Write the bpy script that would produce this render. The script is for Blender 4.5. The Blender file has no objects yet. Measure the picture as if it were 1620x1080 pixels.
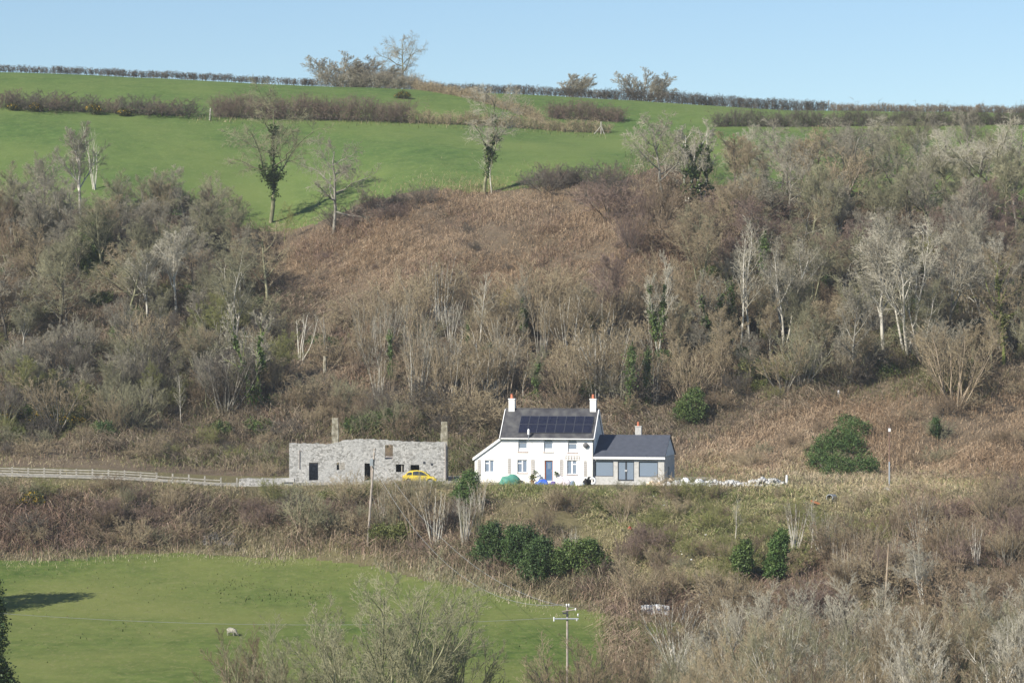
import bpy, bmesh, math, random
import numpy as np
from mathutils import Vector, Matrix

# ------------------------------------------------------------------ camera, sky, sun, exposure
sc = bpy.context.scene
COL = sc.collection
FPX, CX, CY = 4713.0, 810.0, 540.0          # focal length in pixels of the 1620 wide photograph
cam = bpy.data.cameras.new("camera"); cam.lens = 36 * FPX / 1620; cam.sensor_width = 36
cam.clip_start = 1; cam.clip_end = 6000
camo = bpy.data.objects.new("camera", cam); COL.objects.link(camo)
camo.rotation_euler = (math.radians(90), 0, 0); sc.camera = camo
SUN_EL, SUN_AZ = math.radians(36), math.radians(50)      # azimuth: to the left of straight behind the camera
sdir = Vector((-math.sin(SUN_AZ) * math.cos(SUN_EL), -math.cos(SUN_AZ) * math.cos(SUN_EL), math.sin(SUN_EL)))
w = bpy.data.worlds.new("World"); sc.world = w; w.use_nodes = True
nt = w.node_tree; bg = nt.nodes["Background"]
sky = nt.nodes.new("ShaderNodeTexSky"); sky.sky_type = 'NISHITA'; sky.sun_disc = False
sky.sun_elevation = SUN_EL; sky.sun_rotation = math.atan2(sdir.x, sdir.y)
sky.air_density = 1.0; sky.dust_density = 0.1; sky.ozone_density = 4.3; sky.altitude = 100
nt.links.new(sky.outputs[0], bg.inputs[0]); bg.inputs[1].default_value = 0.081
sun = bpy.data.lights.new("sun", 'SUN'); sun.energy = 4.9; sun.angle = math.radians(0.5); sun.color = (1.0, 0.93, 0.81)
suno = bpy.data.objects.new("sun", sun); COL.objects.link(suno)
suno.rotation_euler = sdir.to_track_quat('Z', 'Y').to_euler()
sc.view_settings.view_transform = 'Standard'; sc.view_settings.look = 'None'
sc.view_settings.exposure = 0.68; sc.view_settings.gamma = 1
sc.cycles.max_bounces = 5; sc.cycles.diffuse_bounces = 2; sc.cycles.glossy_bounces = 2
sc.cycles.volume_bounces = 0; sc.cycles.transparent_max_bounces = 4

rng = np.random.default_rng(11)
R = random.Random(5)

# ------------------------------------------------------------------ helpers
def tag(o, label=None, cat=None, group=None, kind=None):
    if label: o["label"] = label
    if cat: o["category"] = cat
    if group: o["group"] = group
    if kind: o["kind"] = kind
    return o

def link(name, data, parent=None, mat=None):
    o = bpy.data.objects.new(name, data); COL.objects.link(o)
    if parent: o.parent = parent
    if mat is not None and data is not None and len(data.materials) == 0: data.materials.append(mat)
    return o

def empty(name, loc, rz=0, label=None, cat=None, group=None):
    o = bpy.data.objects.new(name, None); COL.objects.link(o)
    o.location = loc; o.rotation_euler = (0, 0, rz); o.empty_display_size = .3
    return tag(o, label, cat, group)

def np_mesh(name, V, F, smooth=False, col=None):
    V = np.asarray(V, np.float32); F = np.asarray(F, np.int32)
    me = bpy.data.meshes.new(name)
    me.vertices.add(len(V)); me.vertices.foreach_set("co", V.ravel())
    me.loops.add(F.size); me.loops.foreach_set("vertex_index", F.ravel())
    me.polygons.add(len(F)); me.polygons.foreach_set("loop_start", np.arange(len(F), dtype=np.int32) * F.shape[1])
    if smooth: me.polygons.foreach_set("use_smooth", np.ones(len(F), bool))
    me.update(calc_edges=True)
    if col is not None:
        a = me.color_attributes.new("Col", 'FLOAT_COLOR', 'POINT')
        c = np.ones((len(V), 4), np.float32); c[:, :3] = col
        a.data.foreach_set("color", c.ravel())
    return me

def tubes(p0, p1, r0, r1, s=3):
    p0 = np.asarray(p0, float); p1 = np.asarray(p1, float); r0 = np.asarray(r0, float); r1 = np.asarray(r1, float)
    d = p1 - p0; L = np.linalg.norm(d, axis=1, keepdims=True); d = d / np.maximum(L, 1e-6)
    ref = np.where(np.abs(d[:, 2:3]) > .9, np.array([[1., 0, 0]]), np.array([[0, 0, 1.]]))
    a = np.cross(d, ref); a /= np.linalg.norm(a, axis=1, keepdims=True); b = np.cross(d, a)
    n = len(p0); th = np.arange(s) * 2 * math.pi / s
    ring = a[:, None, :] * np.cos(th)[None, :, None] + b[:, None, :] * np.sin(th)[None, :, None]
    V = np.concatenate([p0[:, None] + ring * r0[:, None, None], p1[:, None] + ring * r1[:, None, None]], 1)
    base = (np.arange(n) * 2 * s)[:, None, None]
    i = np.arange(s); j = (i + 1) % s
    q = np.stack([i, j, j + s, i + s], 1)[None]
    return V.reshape(-1, 3), (base + q).reshape(-1, 4)

class MB:
    """collects boxes, prisms and tubes of ONE part"""
    def __init__(s): s.v = []; s.f = []
    def add(s, V, F):
        n = len(s.v); s.v += [tuple(x) for x in V]; s.f += [tuple(int(i) + n for i in f) for f in F]; return s
    def box(s, x0, x1, y0, y1, z0, z1):
        V = [(x, y, z) for z in (z0, z1) for y in (y0, y1) for x in (x0, x1)]
        return s.add(V, [(0, 2, 3, 1), (4, 5, 7, 6), (0, 1, 5, 4), (2, 6, 7, 3), (0, 4, 6, 2), (1, 3, 7, 5)])
    def prism(s, P, Q):
        n = len(P)
        return s.add(list(P) + list(Q), [tuple(range(n - 1, -1, -1)), tuple(range(n, 2 * n))] + [(i, (i + 1) % n, (i + 1) % n + n, i + n) for i in range(n)])
    def tube(s, pts, rad, n=8, caps=True):
        if not hasattr(rad, "__len__"): rad = [rad] * len(pts)
        k0 = len(s.v); pts = [Vector(p) for p in pts]
        for i, p in enumerate(pts):
            d = (pts[min(i + 1, len(pts) - 1)] - pts[max(i - 1, 0)]).normalized()
            a = d.cross(Vector((1, 0, 0)) if abs(d.z) > .9 else Vector((0, 0, 1))).normalized(); b = d.cross(a)
            for k in range(n):
                t = k * 2 * math.pi / n; s.v.append(tuple(p + (a * math.cos(t) + b * math.sin(t)) * rad[i]))
        for i in range(len(pts) - 1):
            for k in range(n):
                q = k0 + i * n; s.f.append((q + k, q + (k + 1) % n, q + n + (k + 1) % n, q + n + k))
        if caps:
            s.f.append(tuple(k0 + k for k in range(n - 1, -1, -1))); e = k0 + (len(pts) - 1) * n; s.f.append(tuple(e + k for k in range(n)))
        return s
    def build(s, name, mat, parent=None, bevel=0, smooth=False):
        me = bpy.data.meshes.new(name); me.from_pydata(s.v, [], s.f); me.update()
        bm = bmesh.new(); bm.from_mesh(me); bmesh.ops.recalc_face_normals(bm, faces=bm.faces)
        if bevel: bmesh.ops.bevel(bm, geom=list(bm.edges), offset=bevel, segments=2, affect='EDGES', profile=.6)
        bm.to_mesh(me); bm.free()
        if smooth: me.polygons.foreach_set("use_smooth", np.ones(len(me.polygons), bool))
        return link(name, me, parent, mat)

# ------------------------------------------------------------------ materials
def mat(name, c1, c2=None, scale=2.0, rough=.9, detail=6, c3=None, bump=0, metallic=0, spec=.2, rand=0, attr=False, contrast=(.35, .65)):
    m = bpy.data.materials.new(name); m.use_nodes = True; n = m.node_tree.nodes; l = m.node_tree.links
    b = n["Principled BSDF"]; b.inputs["Roughness"].default_value = rough; b.inputs["Metallic"].default_value = metallic
    b.inputs["Specular IOR Level"].default_value = spec
    out = None
    if attr:
        a = n.new("ShaderNodeVertexColor"); a.layer_name = "Col"; out = a.outputs[0]
    elif c2 is None:
        b.inputs["Base Color"].default_value = (*c1, 1)
    else:
        tc = n.new("ShaderNodeTexCoord"); no = n.new("ShaderNodeTexNoise"); no.inputs["Scale"].default_value = scale; no.inputs["Detail"].default_value = detail
        l.new(tc.outputs["Object"], no.inputs["Vector"])
        r = n.new("ShaderNodeValToRGB"); l.new(no.outputs[0], r.inputs[0])
        r.color_ramp.elements[0].position = contrast[0]; r.color_ramp.elements[0].color = (*c1, 1)
        r.color_ramp.elements[1].position = contrast[1]; r.color_ramp.elements[1].color = (*c2, 1)
        if c3:
            e = r.color_ramp.elements.new((contrast[0] + contrast[1]) / 2); e.color = (*c3, 1)
        out = r.outputs[0]
        if bump:
            bp = n.new("ShaderNodeBump"); bp.inputs["Strength"].default_value = bump; bp.inputs["Distance"].default_value = .1
            l.new(no.outputs[0], bp.inputs["Height"]); l.new(bp.outputs[0], b.inputs["Normal"])
    if out is not None:
        if rand:
            oi = n.new("ShaderNodeObjectInfo"); mr = n.new("ShaderNodeMapRange")
            mr.inputs["To Min"].default_value = 1 - rand; mr.inputs["To Max"].default_value = 1 + rand
            l.new(oi.outputs["Random"], mr.inputs["Value"])
            mx = n.new("ShaderNodeVectorMath"); mx.operation = 'SCALE'
            l.new(out, mx.inputs[0]); l.new(mr.outputs[0], mx.inputs["Scale"]); out = mx.outputs[0]
        l.new(out, b.inputs["Base Color"])
    return m

def grass_mat(name, dark, mid, light, straw, k=1.0):
    m = bpy.data.materials.new(name); m.use_nodes = True; n = m.node_tree.nodes; l = m.node_tree.links
    b = n["Principled BSDF"]; b.inputs["Roughness"].default_value = .95; b.inputs["Specular IOR Level"].default_value = .1
    tc = n.new("ShaderNodeTexCoord")
    def noise(scale, detail, rough=.6, sx=(1, 1, 1)):
        mp = n.new("ShaderNodeMapping"); mp.inputs["Scale"].default_value = sx; l.new(tc.outputs["Object"], mp.inputs[0])
        x = n.new("ShaderNodeTexNoise"); x.inputs["Scale"].default_value = scale; x.inputs["Detail"].default_value = detail; x.inputs["Roughness"].default_value = rough
        l.new(mp.outputs[0], x.inputs["Vector"]); return x.outputs[0]
    big, med, fine = noise(.045 * k, 4), noise(.5 * k, 8, .72), noise(2.2 * k, 6, .75, (1, .45, 1))
    def mix(fac, a, c):
        x = n.new("ShaderNodeMix"); x.data_type = 'RGBA'; l.new(fac, x.inputs[0])
        for s_, val in ((6, a), (7, c)):
            if isinstance(val, tuple): x.inputs[s_].default_value = (*val, 1)
            else: l.new(val, x.inputs[s_])
        return x.outputs[2]
    def ramp(f, a, c):
        x = n.new("ShaderNodeMapRange"); x.inputs["From Min"].default_value = a; x.inputs["From Max"].default_value = c; l.new(f, x.inputs[0]); return x.outputs[0]
    c = mix(ramp(med, .34, .66), dark, mid)
    c = mix(ramp(big, .35, .68), c, light)
    c = mix(ramp(fine, .52, .78), c, straw)
    l.new(c, b.inputs["Base Color"])
    bp = n.new("ShaderNodeBump"); bp.inputs["Strength"].default_value = .55; bp.inputs["Distance"].default_value = .25
    l.new(med, bp.inputs["Height"]); l.new(bp.outputs[0], b.inputs["Normal"])
    return m

M = {}
M["field_low"] = grass_mat("pasture grass", (.044, .078, .016), (.112, .154, .038), (.150, .168, .052), (.195, .19, .085))
M["field_up"] = grass_mat("hill pasture grass", (.048, .090, .025), (.092, .150, .041), (.124, .166, .050), (.155, .19, .07), .8)
M["earth"] = grass_mat("hillside litter", (.075, .058, .042), (.135, .102, .072), (.13, .105, .072), (.21, .16, .115), 1.6)
M["bankearth"] = grass_mat("bank litter", (.065, .058, .036), (.125, .105, .062), (.14, .125, .062), (.23, .19, .115), 1.8)
M["gravel"] = mat("track gravel", (.20, .19, .17), (.34, .32, .29), 3, c3=(.25, .24, .2), bump=.3)
M["grit"] = mat("loose slate spoil", (.10, .10, .11), (.24, .23, .22), 2.5, c3=(.16, .155, .15), bump=.5)
BARK = {"pale": ((.36, .34, .29), (.58, .55, .48)), "grey": ((.16, .15, .125), (.34, .32, .27)), "olive": ((.13, .13, .075), (.28, .27, .17)),
        "dark": ((.07, .062, .05), (.16, .145, .115)), "tan": ((.22, .17, .12), (.38, .31, .23)), "red": ((.14, .09, .07), (.25, .17, .13)), "moss": ((.10, .13, .03), (.22, .24, .08))}
for k, (a, b_) in BARK.items(): M["bark_" + k] = mat("bark " + k, a, b_, 1.3, bump=.3, rand=.12)
TWIG = {"pale": ((.34, .315, .25), (.47, .44, .35)), "grey": ((.22, .20, .155), (.34, .315, .245)), "olive": ((.19, .185, .115), (.31, .295, .19)),
        "dark": ((.09, .08, .065), (.17, .15, .125)), "tan": ((.235, .19, .12), (.375, .31, .205)), "red": ((.165, .125, .08), (.265, .205, .14)), "purple": ((.15, .108, .09), (.25, .185, .15)), "moss": ((.16, .17, .06), (.27, .27, .11))}
for k, (a, b_) in TWIG.items(): M["twig_" + k] = mat("twigs " + k, a, b_, .6, rand=.14)
LEAF = {"ivy": ((.040, .072, .018), (.10, .145, .036)), "laurel": ((.040, .085, .020), (.095, .150, .040)), "conifer": ((.026, .056, .016), (.064, .108, .028)),
        "olive": ((.07, .085, .022), (.14, .15, .045)), "gorse": ((.05, .06, .02), (.10, .105, .035)), "bright": ((.06, .11, .02), (.13, .19, .045)), "flower": ((.42, .25, .01), (.62, .40, .03)), "catkin": ((.26, .22, .03), (.40, .33, .06))}
for k, (a, b_) in LEAF.items(): M["leaf_" + k] = mat("leaves " + k, a, b_, 1.2, rough=.6, spec=.35, rand=.12)
M["attr"] = mat("dry stems", (1, 1, 1), attr=True, rough=.95, spec=.05)
M["white"] = mat("white render", (.70, .69, .655), (.86, .85, .83), .5, rough=.85)
M["upvc"] = mat("white window frame", (.82, .82, .82), rough=.4, spec=.4)
M["slate"] = mat("slate roof", (.045, .045, .052), (.098, .098, .098), 1.2, rough=.65, c3=(.066, .066, .072), bump=.25)
M["newslate"] = mat("new slate", (.060, .067, .085), (.075, .083, .105), 2.0, rough=.55, spec=.3)
M["panel"] = mat("solar glass", (.012, .014, .028), (.018, .02, .036), 3, rough=.22, spec=.5)
M["alu"] = mat("panel rail", (.16, .17, .19), rough=.4, metallic=.6)
M["block"] = mat("grey block", (.40, .395, .38), (.52, .51, .49), 3, bump=.2)
M["cladding"] = mat("pale gable board", (.62, .64, .66), (.70, .72, .74), .7)
M["anthracite"] = mat("dark grey frame", (.05, .055, .065), rough=.4)
M["bluedoor"] = mat("blue door paint", (.07, .13, .24), (.10, .17, .28), 1.5, rough=.4)
M["sill"] = mat("pinkish sill", (.48, .37, .33), (.56, .44, .40), 3)
M["reddish"] = mat("terracotta", (.42, .13, .07), (.52, .2, .12), 4, rough=.8)
M["lattice"] = mat("grey lattice wood", (.40, .36, .33), rough=.9)
M["dish"] = mat("dish grey", (.12, .12, .125), rough=.5)
M["blackpipe"] = mat("black plastic", (.015, .015, .016), rough=.5)
M["wood"] = mat("weathered timber", (.26, .245, .215), (.42, .395, .35), 3, rough=.9)
M["pole"] = mat("pole timber", (.26, .225, .195), (.40, .35, .31), 2, rough=.9)
M["steel"] = mat("galvanised steel", (.42, .45, .48), rough=.45, metallic=.5)
M["ceramic"] = mat("white porcelain", (.75, .75, .75), rough=.2, spec=.5)
M["wire"] = mat("wire", (.25, .26, .26), rough=.5)
M["yellow"] = mat("yellow car paint", (.66, .50, .05), rough=.35, spec=.5)
M["carglass"] = mat("car glass", (.04, .05, .06), rough=.08, spec=.6)
M["rubber"] = mat("rubber", (.02, .02, .02), rough=.8)
M["fleece"] = mat("fleece", (.22, .205, .17), (.42, .40, .34), 9, rough=1, bump=.6)
M["face"] = mat("dark sheep face", (.07, .06, .05), rough=.9)
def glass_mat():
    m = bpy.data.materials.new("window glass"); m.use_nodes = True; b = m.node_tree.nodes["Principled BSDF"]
    b.inputs["Base Color"].default_value = (.22, .275, .36, 1); b.inputs["Roughness"].default_value = .04; b.inputs["Specular IOR Level"].default_value = 1.0; b.inputs["IOR"].default_value = 1.9  # pale blue base colour stands in for sky reflected in the panes
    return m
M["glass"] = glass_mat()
def stone_mat():
    m = bpy.data.materials.new("lime washed rubble stone"); m.use_nodes = True; n = m.node_tree.nodes; l = m.node_tree.links
    b = n["Principled BSDF"]; b.inputs["Roughness"].default_value = .95; b.inputs["Specular IOR Level"].default_value = .1
    tc = n.new("ShaderNodeTexCoord"); vo = n.new("ShaderNodeTexVoronoi"); vo.inputs["Scale"].default_value = 4.6
    mp = n.new("ShaderNodeMapping"); mp.inputs["Scale"].default_value = (1, 1, 1.25); l.new(tc.outputs["Object"], mp.inputs[0]); l.new(mp.outputs[0], vo.inputs[0])
    ve = n.new("ShaderNodeTexVoronoi"); ve.feature = 'DISTANCE_TO_EDGE'; ve.inputs["Scale"].default_value = 4.6; l.new(mp.outputs[0], ve.inputs[0])
    sep = n.new("ShaderNodeSeparateColor"); l.new(vo.outputs["Color"], sep.inputs[0])
    r = n.new("ShaderNodeValToRGB"); l.new(sep.outputs[0], r.inputs[0])
    r.color_ramp.elements[0].color = (.20, .195, .18, 1); r.color_ramp.elements[1].color = (.50, .49, .47, 1)
    e = r.color_ramp.elements.new(.35); e.color = (.36, .355, .34, 1)
    ns = n.new("ShaderNodeTexNoise"); ns.inputs["Scale"].default_value = .45; ns.inputs["Detail"].default_value = 7; l.new(tc.outputs["Object"], ns.inputs[0])
    mr = n.new("ShaderNodeMapRange"); mr.inputs["From Min"].default_value = .42; mr.inputs["From Max"].default_value = .85; l.new(ns.outputs[0], mr.inputs[0])
    mx = n.new("ShaderNodeMix"); mx.data_type = 'RGBA'; l.new(mr.outputs[0], mx.inputs[0]); l.new(r.outputs[0], mx.inputs[6]); mx.inputs[7].default_value = (.40, .40, .39, 1)
    m2 = n.new("ShaderNodeMapRange"); m2.inputs["From Max"].default_value = .07; m2.inputs["To Min"].default_value = .62; l.new(ve.outputs["Distance"], m2.inputs[0])
    sc_ = n.new("ShaderNodeVectorMath"); sc_.operation = 'SCALE'; l.new(mx.outputs[2], sc_.inputs[0]); l.new(m2.outputs[0], sc_.inputs["Scale"])
    l.new(sc_.outputs[0], b.inputs["Base Color"])
    bp = n.new("ShaderNodeBump"); bp.inputs["Strength"].default_value = .5; bp.inputs["Distance"].default_value = .04; l.new(ve.outputs["Distance"], bp.inputs["Height"]); l.new(bp.outputs[0], b.inputs["Normal"])
    return m
M["stone"] = stone_mat()

# ------------------------------------------------------------------ terrain: one height function of plan position
def z_of(v, Y): return -(v - CY) / FPX * Y
UB = [-200, 130, 250, 480, 560, 620, 700, 800, 880, 960, 1050, 1300, 1820]
YB = [296, 299, 303, 299, 297, 292, 286, 280, 275, 270, 266, 262, 258]
UT = [-200, 0, 120, 250, 350, 460, 700, 1070, 1250, 1400, 1600, 1820]
VT = [750, 754, 757, 763, 771, 770, 766, 769, 767, 770, 775, 778]
UF = [-200, 0, 150, 300, 380, 450, 500, 560, 600, 640, 700, 770, 850, 960, 1000, 1150, 1300, 1450, 1620, 1820]
VF = [340, 335, 330, 345, 362, 368, 352, 325, 314, 304, 298, 304, 294, 284, 292, 305, 322, 335, 345, 345]
UH = [-200, 0, 150, 300, 400, 640, 800, 950, 1000, 1150, 1300, 1620, 1820]
VH = [170, 173, 180, 188, 191, 196, 203, 214, 213, 206, 207, 203, 203]
UR = [-200, 0, 150, 300, 480, 640, 700, 850, 950, 1100, 1250, 1350, 1620, 1820]
VR = [113, 117, 122, 129, 139, 143, 147, 153, 158, 169, 178, 179, 183, 185]
GU = np.arange(-900, 2521, 10.0); _k = np.exp(-.5 * (np.arange(-9, 10) / 3.2) ** 2); _k /= _k.sum()
def smooth(U, V): return np.convolve(np.pad(np.interp(GU, U, V), 9, mode="edge"), _k, "valid")
SB, ST, SF, SH, SR = smooth(UB, YB), smooth(UT, VT), smooth(UF, VF), smooth(UH, VH), smooth(UR, VR)
KY = np.array([60., 240., 0, 315, 333, 376, 420, 478, 528, 560, 720, 2500])
def bumps(X, Y):
    b = 0
    for fx, fy, ph, a in ((.11, .13, .3, .35), (.23, -.17, 1.7, .25), (-.31, .37, 4.1, .18), (.53, .47, 2.2, .12), (.71, -.83, 5.2, .09), (1.3, 1.1, .8, .07), (2.1, -1.7, 2.8, .07), (-1.1, 2.6, .4, .06)):
        b = b + a * np.sin(X * fx + Y * fy + ph + .8 * np.sin(X * fy * .6 - Y * fx * .5))
    return b
def knots(u):
    n = len(u); Y = np.tile(KY, (n, 1)); z = np.zeros_like(Y)
    yb = np.interp(u, GU, SB); Y[:, 2] = yb
    z[:, 0] = -38; z[:, 1] = -27.5; z[:, 2] = -27.5 + .0965 * (yb - 240)
    zt = z_of(np.interp(u, GU, ST), 315.); z[:, 3] = zt; z[:, 4] = zt + .25
    zf = z_of(np.interp(u, GU, SF), 420.); z[:, 6] = zf
    z[:, 5] = zt + .25 + (zf - zt) * .46
    z[:, 7] = z_of(np.interp(u, GU, SH), 478.)
    zr = z_of(np.interp(u, GU, SR), 528.); z[:, 8] = zr; z[:, 9] = zr - .4; z[:, 10] = zr - 22; z[:, 11] = -60
    return Y, z
def height(X, Y):
    X = np.asarray(X, float); Y = np.asarray(Y, float); sh = X.shape; X = X.ravel(); Y = Y.ravel()
    u = np.clip(CX + FPX * X / np.maximum(Y, 150), -500, 2120)
    k, z = knots(u); d = np.diff(z, axis=1) / np.diff(k, axis=1)
    m = np.zeros_like(z); a, b = d[:, :-1], d[:, 1:]
    m[:, 1:-1] = np.where(a * b > 0, 2 * a * b / np.where(np.abs(a + b) < 1e-9, 1, a + b), 0)
    m[:, 0] = d[:, 0]; m[:, -1] = d[:, -1]
    i = np.clip((Y[:, None] >= k).sum(1) - 1, 0, k.shape[1] - 2); r = np.arange(len(X))
    h = k[r, i + 1] - k[r, i]; t = np.clip((Y - k[r, i]) / h, -.3, 1); t2, t3 = t * t, t * t * t
    Z = (2 * t3 - 3 * t2 + 1) * z[r, i] + (t3 - 2 * t2 + t) * h * m[r, i] + (-2 * t3 + 3 * t2) * z[r, i + 1] + (t3 - t2) * h * m[r, i + 1]
    Z = np.where(Y < 60, np.interp(Y, [-3000, 0, 25, 60], [-2, -2, -18, -38]), Z)
    sm = lambda x: np.clip(x, 0, 1)
    msk = sm((Y - k[:, 2]) / 4) * sm((313 - Y) / 4) + sm((Y - 334) / 8) * sm((418 - Y) / 6)
    return (Z + bumps(X, Y) * (msk * 1.5 + .10)).reshape(sh)
# lookup: where the ground is seen at (u, v)
TU = np.arange(-300, 1921, 4.0); TY = np.arange(150, 527, .5)
TZ = height((TU[:, None] - CX) / FPX * TY[None], np.broadcast_to(TY[None], (len(TU), len(TY))))
TV = np.minimum.accumulate(CY - FPX * TZ / TY[None], axis=1)
def ground(u, v):
    u = np.atleast_1d(np.asarray(u, float)); v = np.atleast_1d(np.asarray(v, float))
    c = np.clip(np.round((u - TU[0]) / 4).astype(int), 0, len(TU) - 1)
    lo = np.zeros(len(u), int); hi = np.full(len(u), len(TY) - 1)
    for _ in range(11):
        mid = (lo + hi) // 2; g = TV[c, mid] <= v; hi = np.where(g, mid, hi); lo = np.where(g, lo, np.minimum(mid + 1, len(TY) - 1))
    j = np.clip(hi, 1, len(TY) - 1); va, vb = TV[c, j - 1], TV[c, j]
    f = np.clip(np.where(np.abs(va - vb) < 1e-6, 0, (va - v) / np.where(np.abs(va - vb) < 1e-6, 1, va - vb)), 0, 1)
    Y = TY[j - 1] + .5 * f; X = (u - CX) / FPX * Y
    return np.stack([X, Y, height(X, Y)], 1)
def G(u, v): return Vector(ground(u, v)[0])
def atY(u, Y): X = (u - CX) / FPX * Y; return Vector((X, Y, float(height(np.array([X]), np.array([Y]))[0])))

def make_terrain():
    us = np.unique(np.concatenate([np.linspace(-420, 420, 5), np.arange(-112, 112.1, .55), np.linspace(-1200, -420, 6), np.linspace(420, 1200, 6), np.linspace(-420, -112, 25), np.linspace(112, 420, 25)]))
    ys = np.unique(np.concatenate([np.linspace(-1500, 0, 8), np.linspace(0, 180, 30), np.arange(180, 300, 1.0), np.arange(300, 345, .5), np.arange(345, 566, .8), np.linspace(566, 720, 20), np.linspace(720, 2500, 14)]))
    X, Y = np.meshgrid(us, ys, indexing="ij"); Z = height(X, Y)
    V = np.stack([X, Y, Z], -1).reshape(-1, 3); ny = len(ys)
    i, j = np.meshgrid(np.arange(len(us) - 1), np.arange(ny - 1), indexing="ij")
    q = np.stack([i * ny + j, (i + 1) * ny + j, (i + 1) * ny + j + 1, i * ny + j + 1], -1).reshape(-1, 4)
    c = V[q].mean(1); u = np.clip(CX + FPX * c[:, 0] / np.maximum(c[:, 1], 150), -500, 2120); y = c[:, 1] + bumps(c[:, 0] * 2.1, c[:, 1] * 2.1) * 1.2
    yb = np.interp(u, UB, YB)
    ylow = np.where(u > 1090, 0, yb)
    tr = (c[:, 1] > 316.5) & (c[:, 1] < 331) & (u > 380) & (u < 1130) | (c[:, 1] > 317) & (c[:, 1] < 322) & (u <= 380)
    reg = np.where(y < ylow, 0, np.where(c[:, 1] < 315, 1, np.where(y < 420, 3, np.where(y < 480, 4, 5))))
    reg = np.where((c[:, 1] >= 315) & (c[:, 1] < 334), np.where(tr, 2, 1), reg)
    reg = np.where((y < 150), 0, reg)
    right = (u > 985) & (u < 1125) & (y > 400) & (y < 438 - np.abs(u - 1055) * .22); reg = np.where(right, 3, reg)
    for k, (nm, mt) in enumerate((("lower_pasture", "field_low"), ("bank_ground", "bankearth"), ("track", "gravel"), ("hillside_ground", "earth"), ("hill_pasture", "field_up"), ("ridge_pasture", "field_up"))):
        f = q[reg == k]; ids, inv = np.unique(f, return_inverse=True)
        me = np_mesh(nm, V[ids], inv.reshape(-1, 4), smooth=True)
        tag(link(nm, me, None, M[mt]), kind="structure")
make_terrain()
# ------------------------------------------------------------------ the farmhouse
def wall_mesh(xs, zs, holes, top, thick):
    """a wall in the local XZ plane (front face y=0, back y=thick), real openings, top edge given by top(x)"""
    X = sorted(set(list(xs) + [a for h in holes for a in h[:2]])); Z = sorted(set(list(zs) + [a for h in holes for a in h[2:]]))
    mb = MB(); idx = {}
    zmax = Z[-1]
    def vid(i, j, b):
        k = (i, j, b)
        if k not in idx:
            z = top(X[i]) if j == len(Z) - 1 else Z[j]
            idx[k] = len(mb.v); mb.v.append((X[i], thick if b else 0.0, z))
        return idx[k]
    solid = lambda i, j: 0 <= i < len(X) - 1 and 0 <= j < len(Z) - 1 and not any(h[0] - 1e-6 <= X[i] and X[i + 1] <= h[1] + 1e-6 and h[2] - 1e-6 <= Z[j] and Z[j + 1] <= h[3] + 1e-6 for h in holes)
    for i in range(len(X) - 1):
        for j in range(len(Z) - 1):
            if not solid(i, j): continue
            mb.f.append((vid(i, j, 0), vid(i + 1, j, 0), vid(i + 1, j + 1, 0), vid(i, j + 1, 0)))
            mb.f.append((vid(i, j, 1), vid(i, j + 1, 1), vid(i + 1, j + 1, 1), vid(i + 1, j, 1)))
            for di, dj, a, b in ((-1, 0, (i, j), (i, j + 1)), (1, 0, (i + 1, j), (i + 1, j + 1)), (0, -1, (i, j), (i + 1, j)), (0, 1, (i, j + 1), (i + 1, j + 1))):
                if not solid(i + di, j + dj): mb.f.append((vid(*a, 0), vid(*b, 0), vid(*b, 1), vid(*a, 1)))
    return mb

def xform(mb, f): mb.v = [tuple(f(Vector(v))) for v in mb.v]; return mb

HYAW = math.radians(11)
HB = atY(793, 319.5); HZ = z_of(763.5, 319.5)
house = empty("farmhouse", (HB.x, HB.y, HZ), -HYAW, "white two storey farmhouse with solar panels, lean-to and low grey block extension", "house")
W, D, HE, HRG = 10.05, 5.8, 5.0, 2.75
def hx(u):          # local x along the front of the photographed column u
    t = (u - CX) / FPX; c, s_ = math.cos(HYAW), math.sin(HYAW)
    return (HB.x - t * HB.y) / (-c - t * s_)
def hz(v, x): return z_of(v, HB.y - x * math.sin(HYAW)) - HZ
def win(u0, u1, v0, v1):
    x0, x1 = hx(u0), hx(u1); xm = (x0 + x1) / 2
    return (x0, x1, hz(v1, xm), hz(v0, xm))
WU = [win(820, 834, 694, 714), win(860.5, 874.5, 694, 714.5), win(898.5, 913, 695, 715.5)]
WL = [win(818.5, 834, 727, 747.5), win(897, 912.5, 728, 750)]
WLT = win(767, 781.5, 727.5, 746.5)
DR = win(861.5, 874.5, 728, 760)
LTX = hx(751)
# main walls
fr = wall_mesh([0, W], [-.6, HE], WU + WL + [DR], lambda x: HE, .35); fr.build("front_wall", M["white"], house)
def gable(x0, x1, d, he, rise):
    mb = MB(); P = [(0, -.6), (d, -.6), (d, he), (d / 2, he + rise), (0, he)]
    return mb.prism([(x0, y, z) for y, z in P], [(x1, y, z) for y, z in P])
inset = lambda mb: xform(mb, lambda v: Vector((v.x, v.y, v.z)))
g1 = gable(0, .35, D, HE - .02, HRG - .02); g1.v = [(x, y + (.352 if y == 0 else 0), z) for x, y, z in g1.v]; g1.build("gable_wall", M["white"], house)
g2 = gable(W - .35, W, D, HE - .02, HRG - .02); g2.v = [(x, y + (.352 if y == 0 else 0), z) for x, y, z in g2.v]; g2.build("gable_wall", M["white"], house)
MB().box(.352, W - .352, D - .35, D, -.6, HE - .02).build("rear_wall", M["white"], house)
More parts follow.
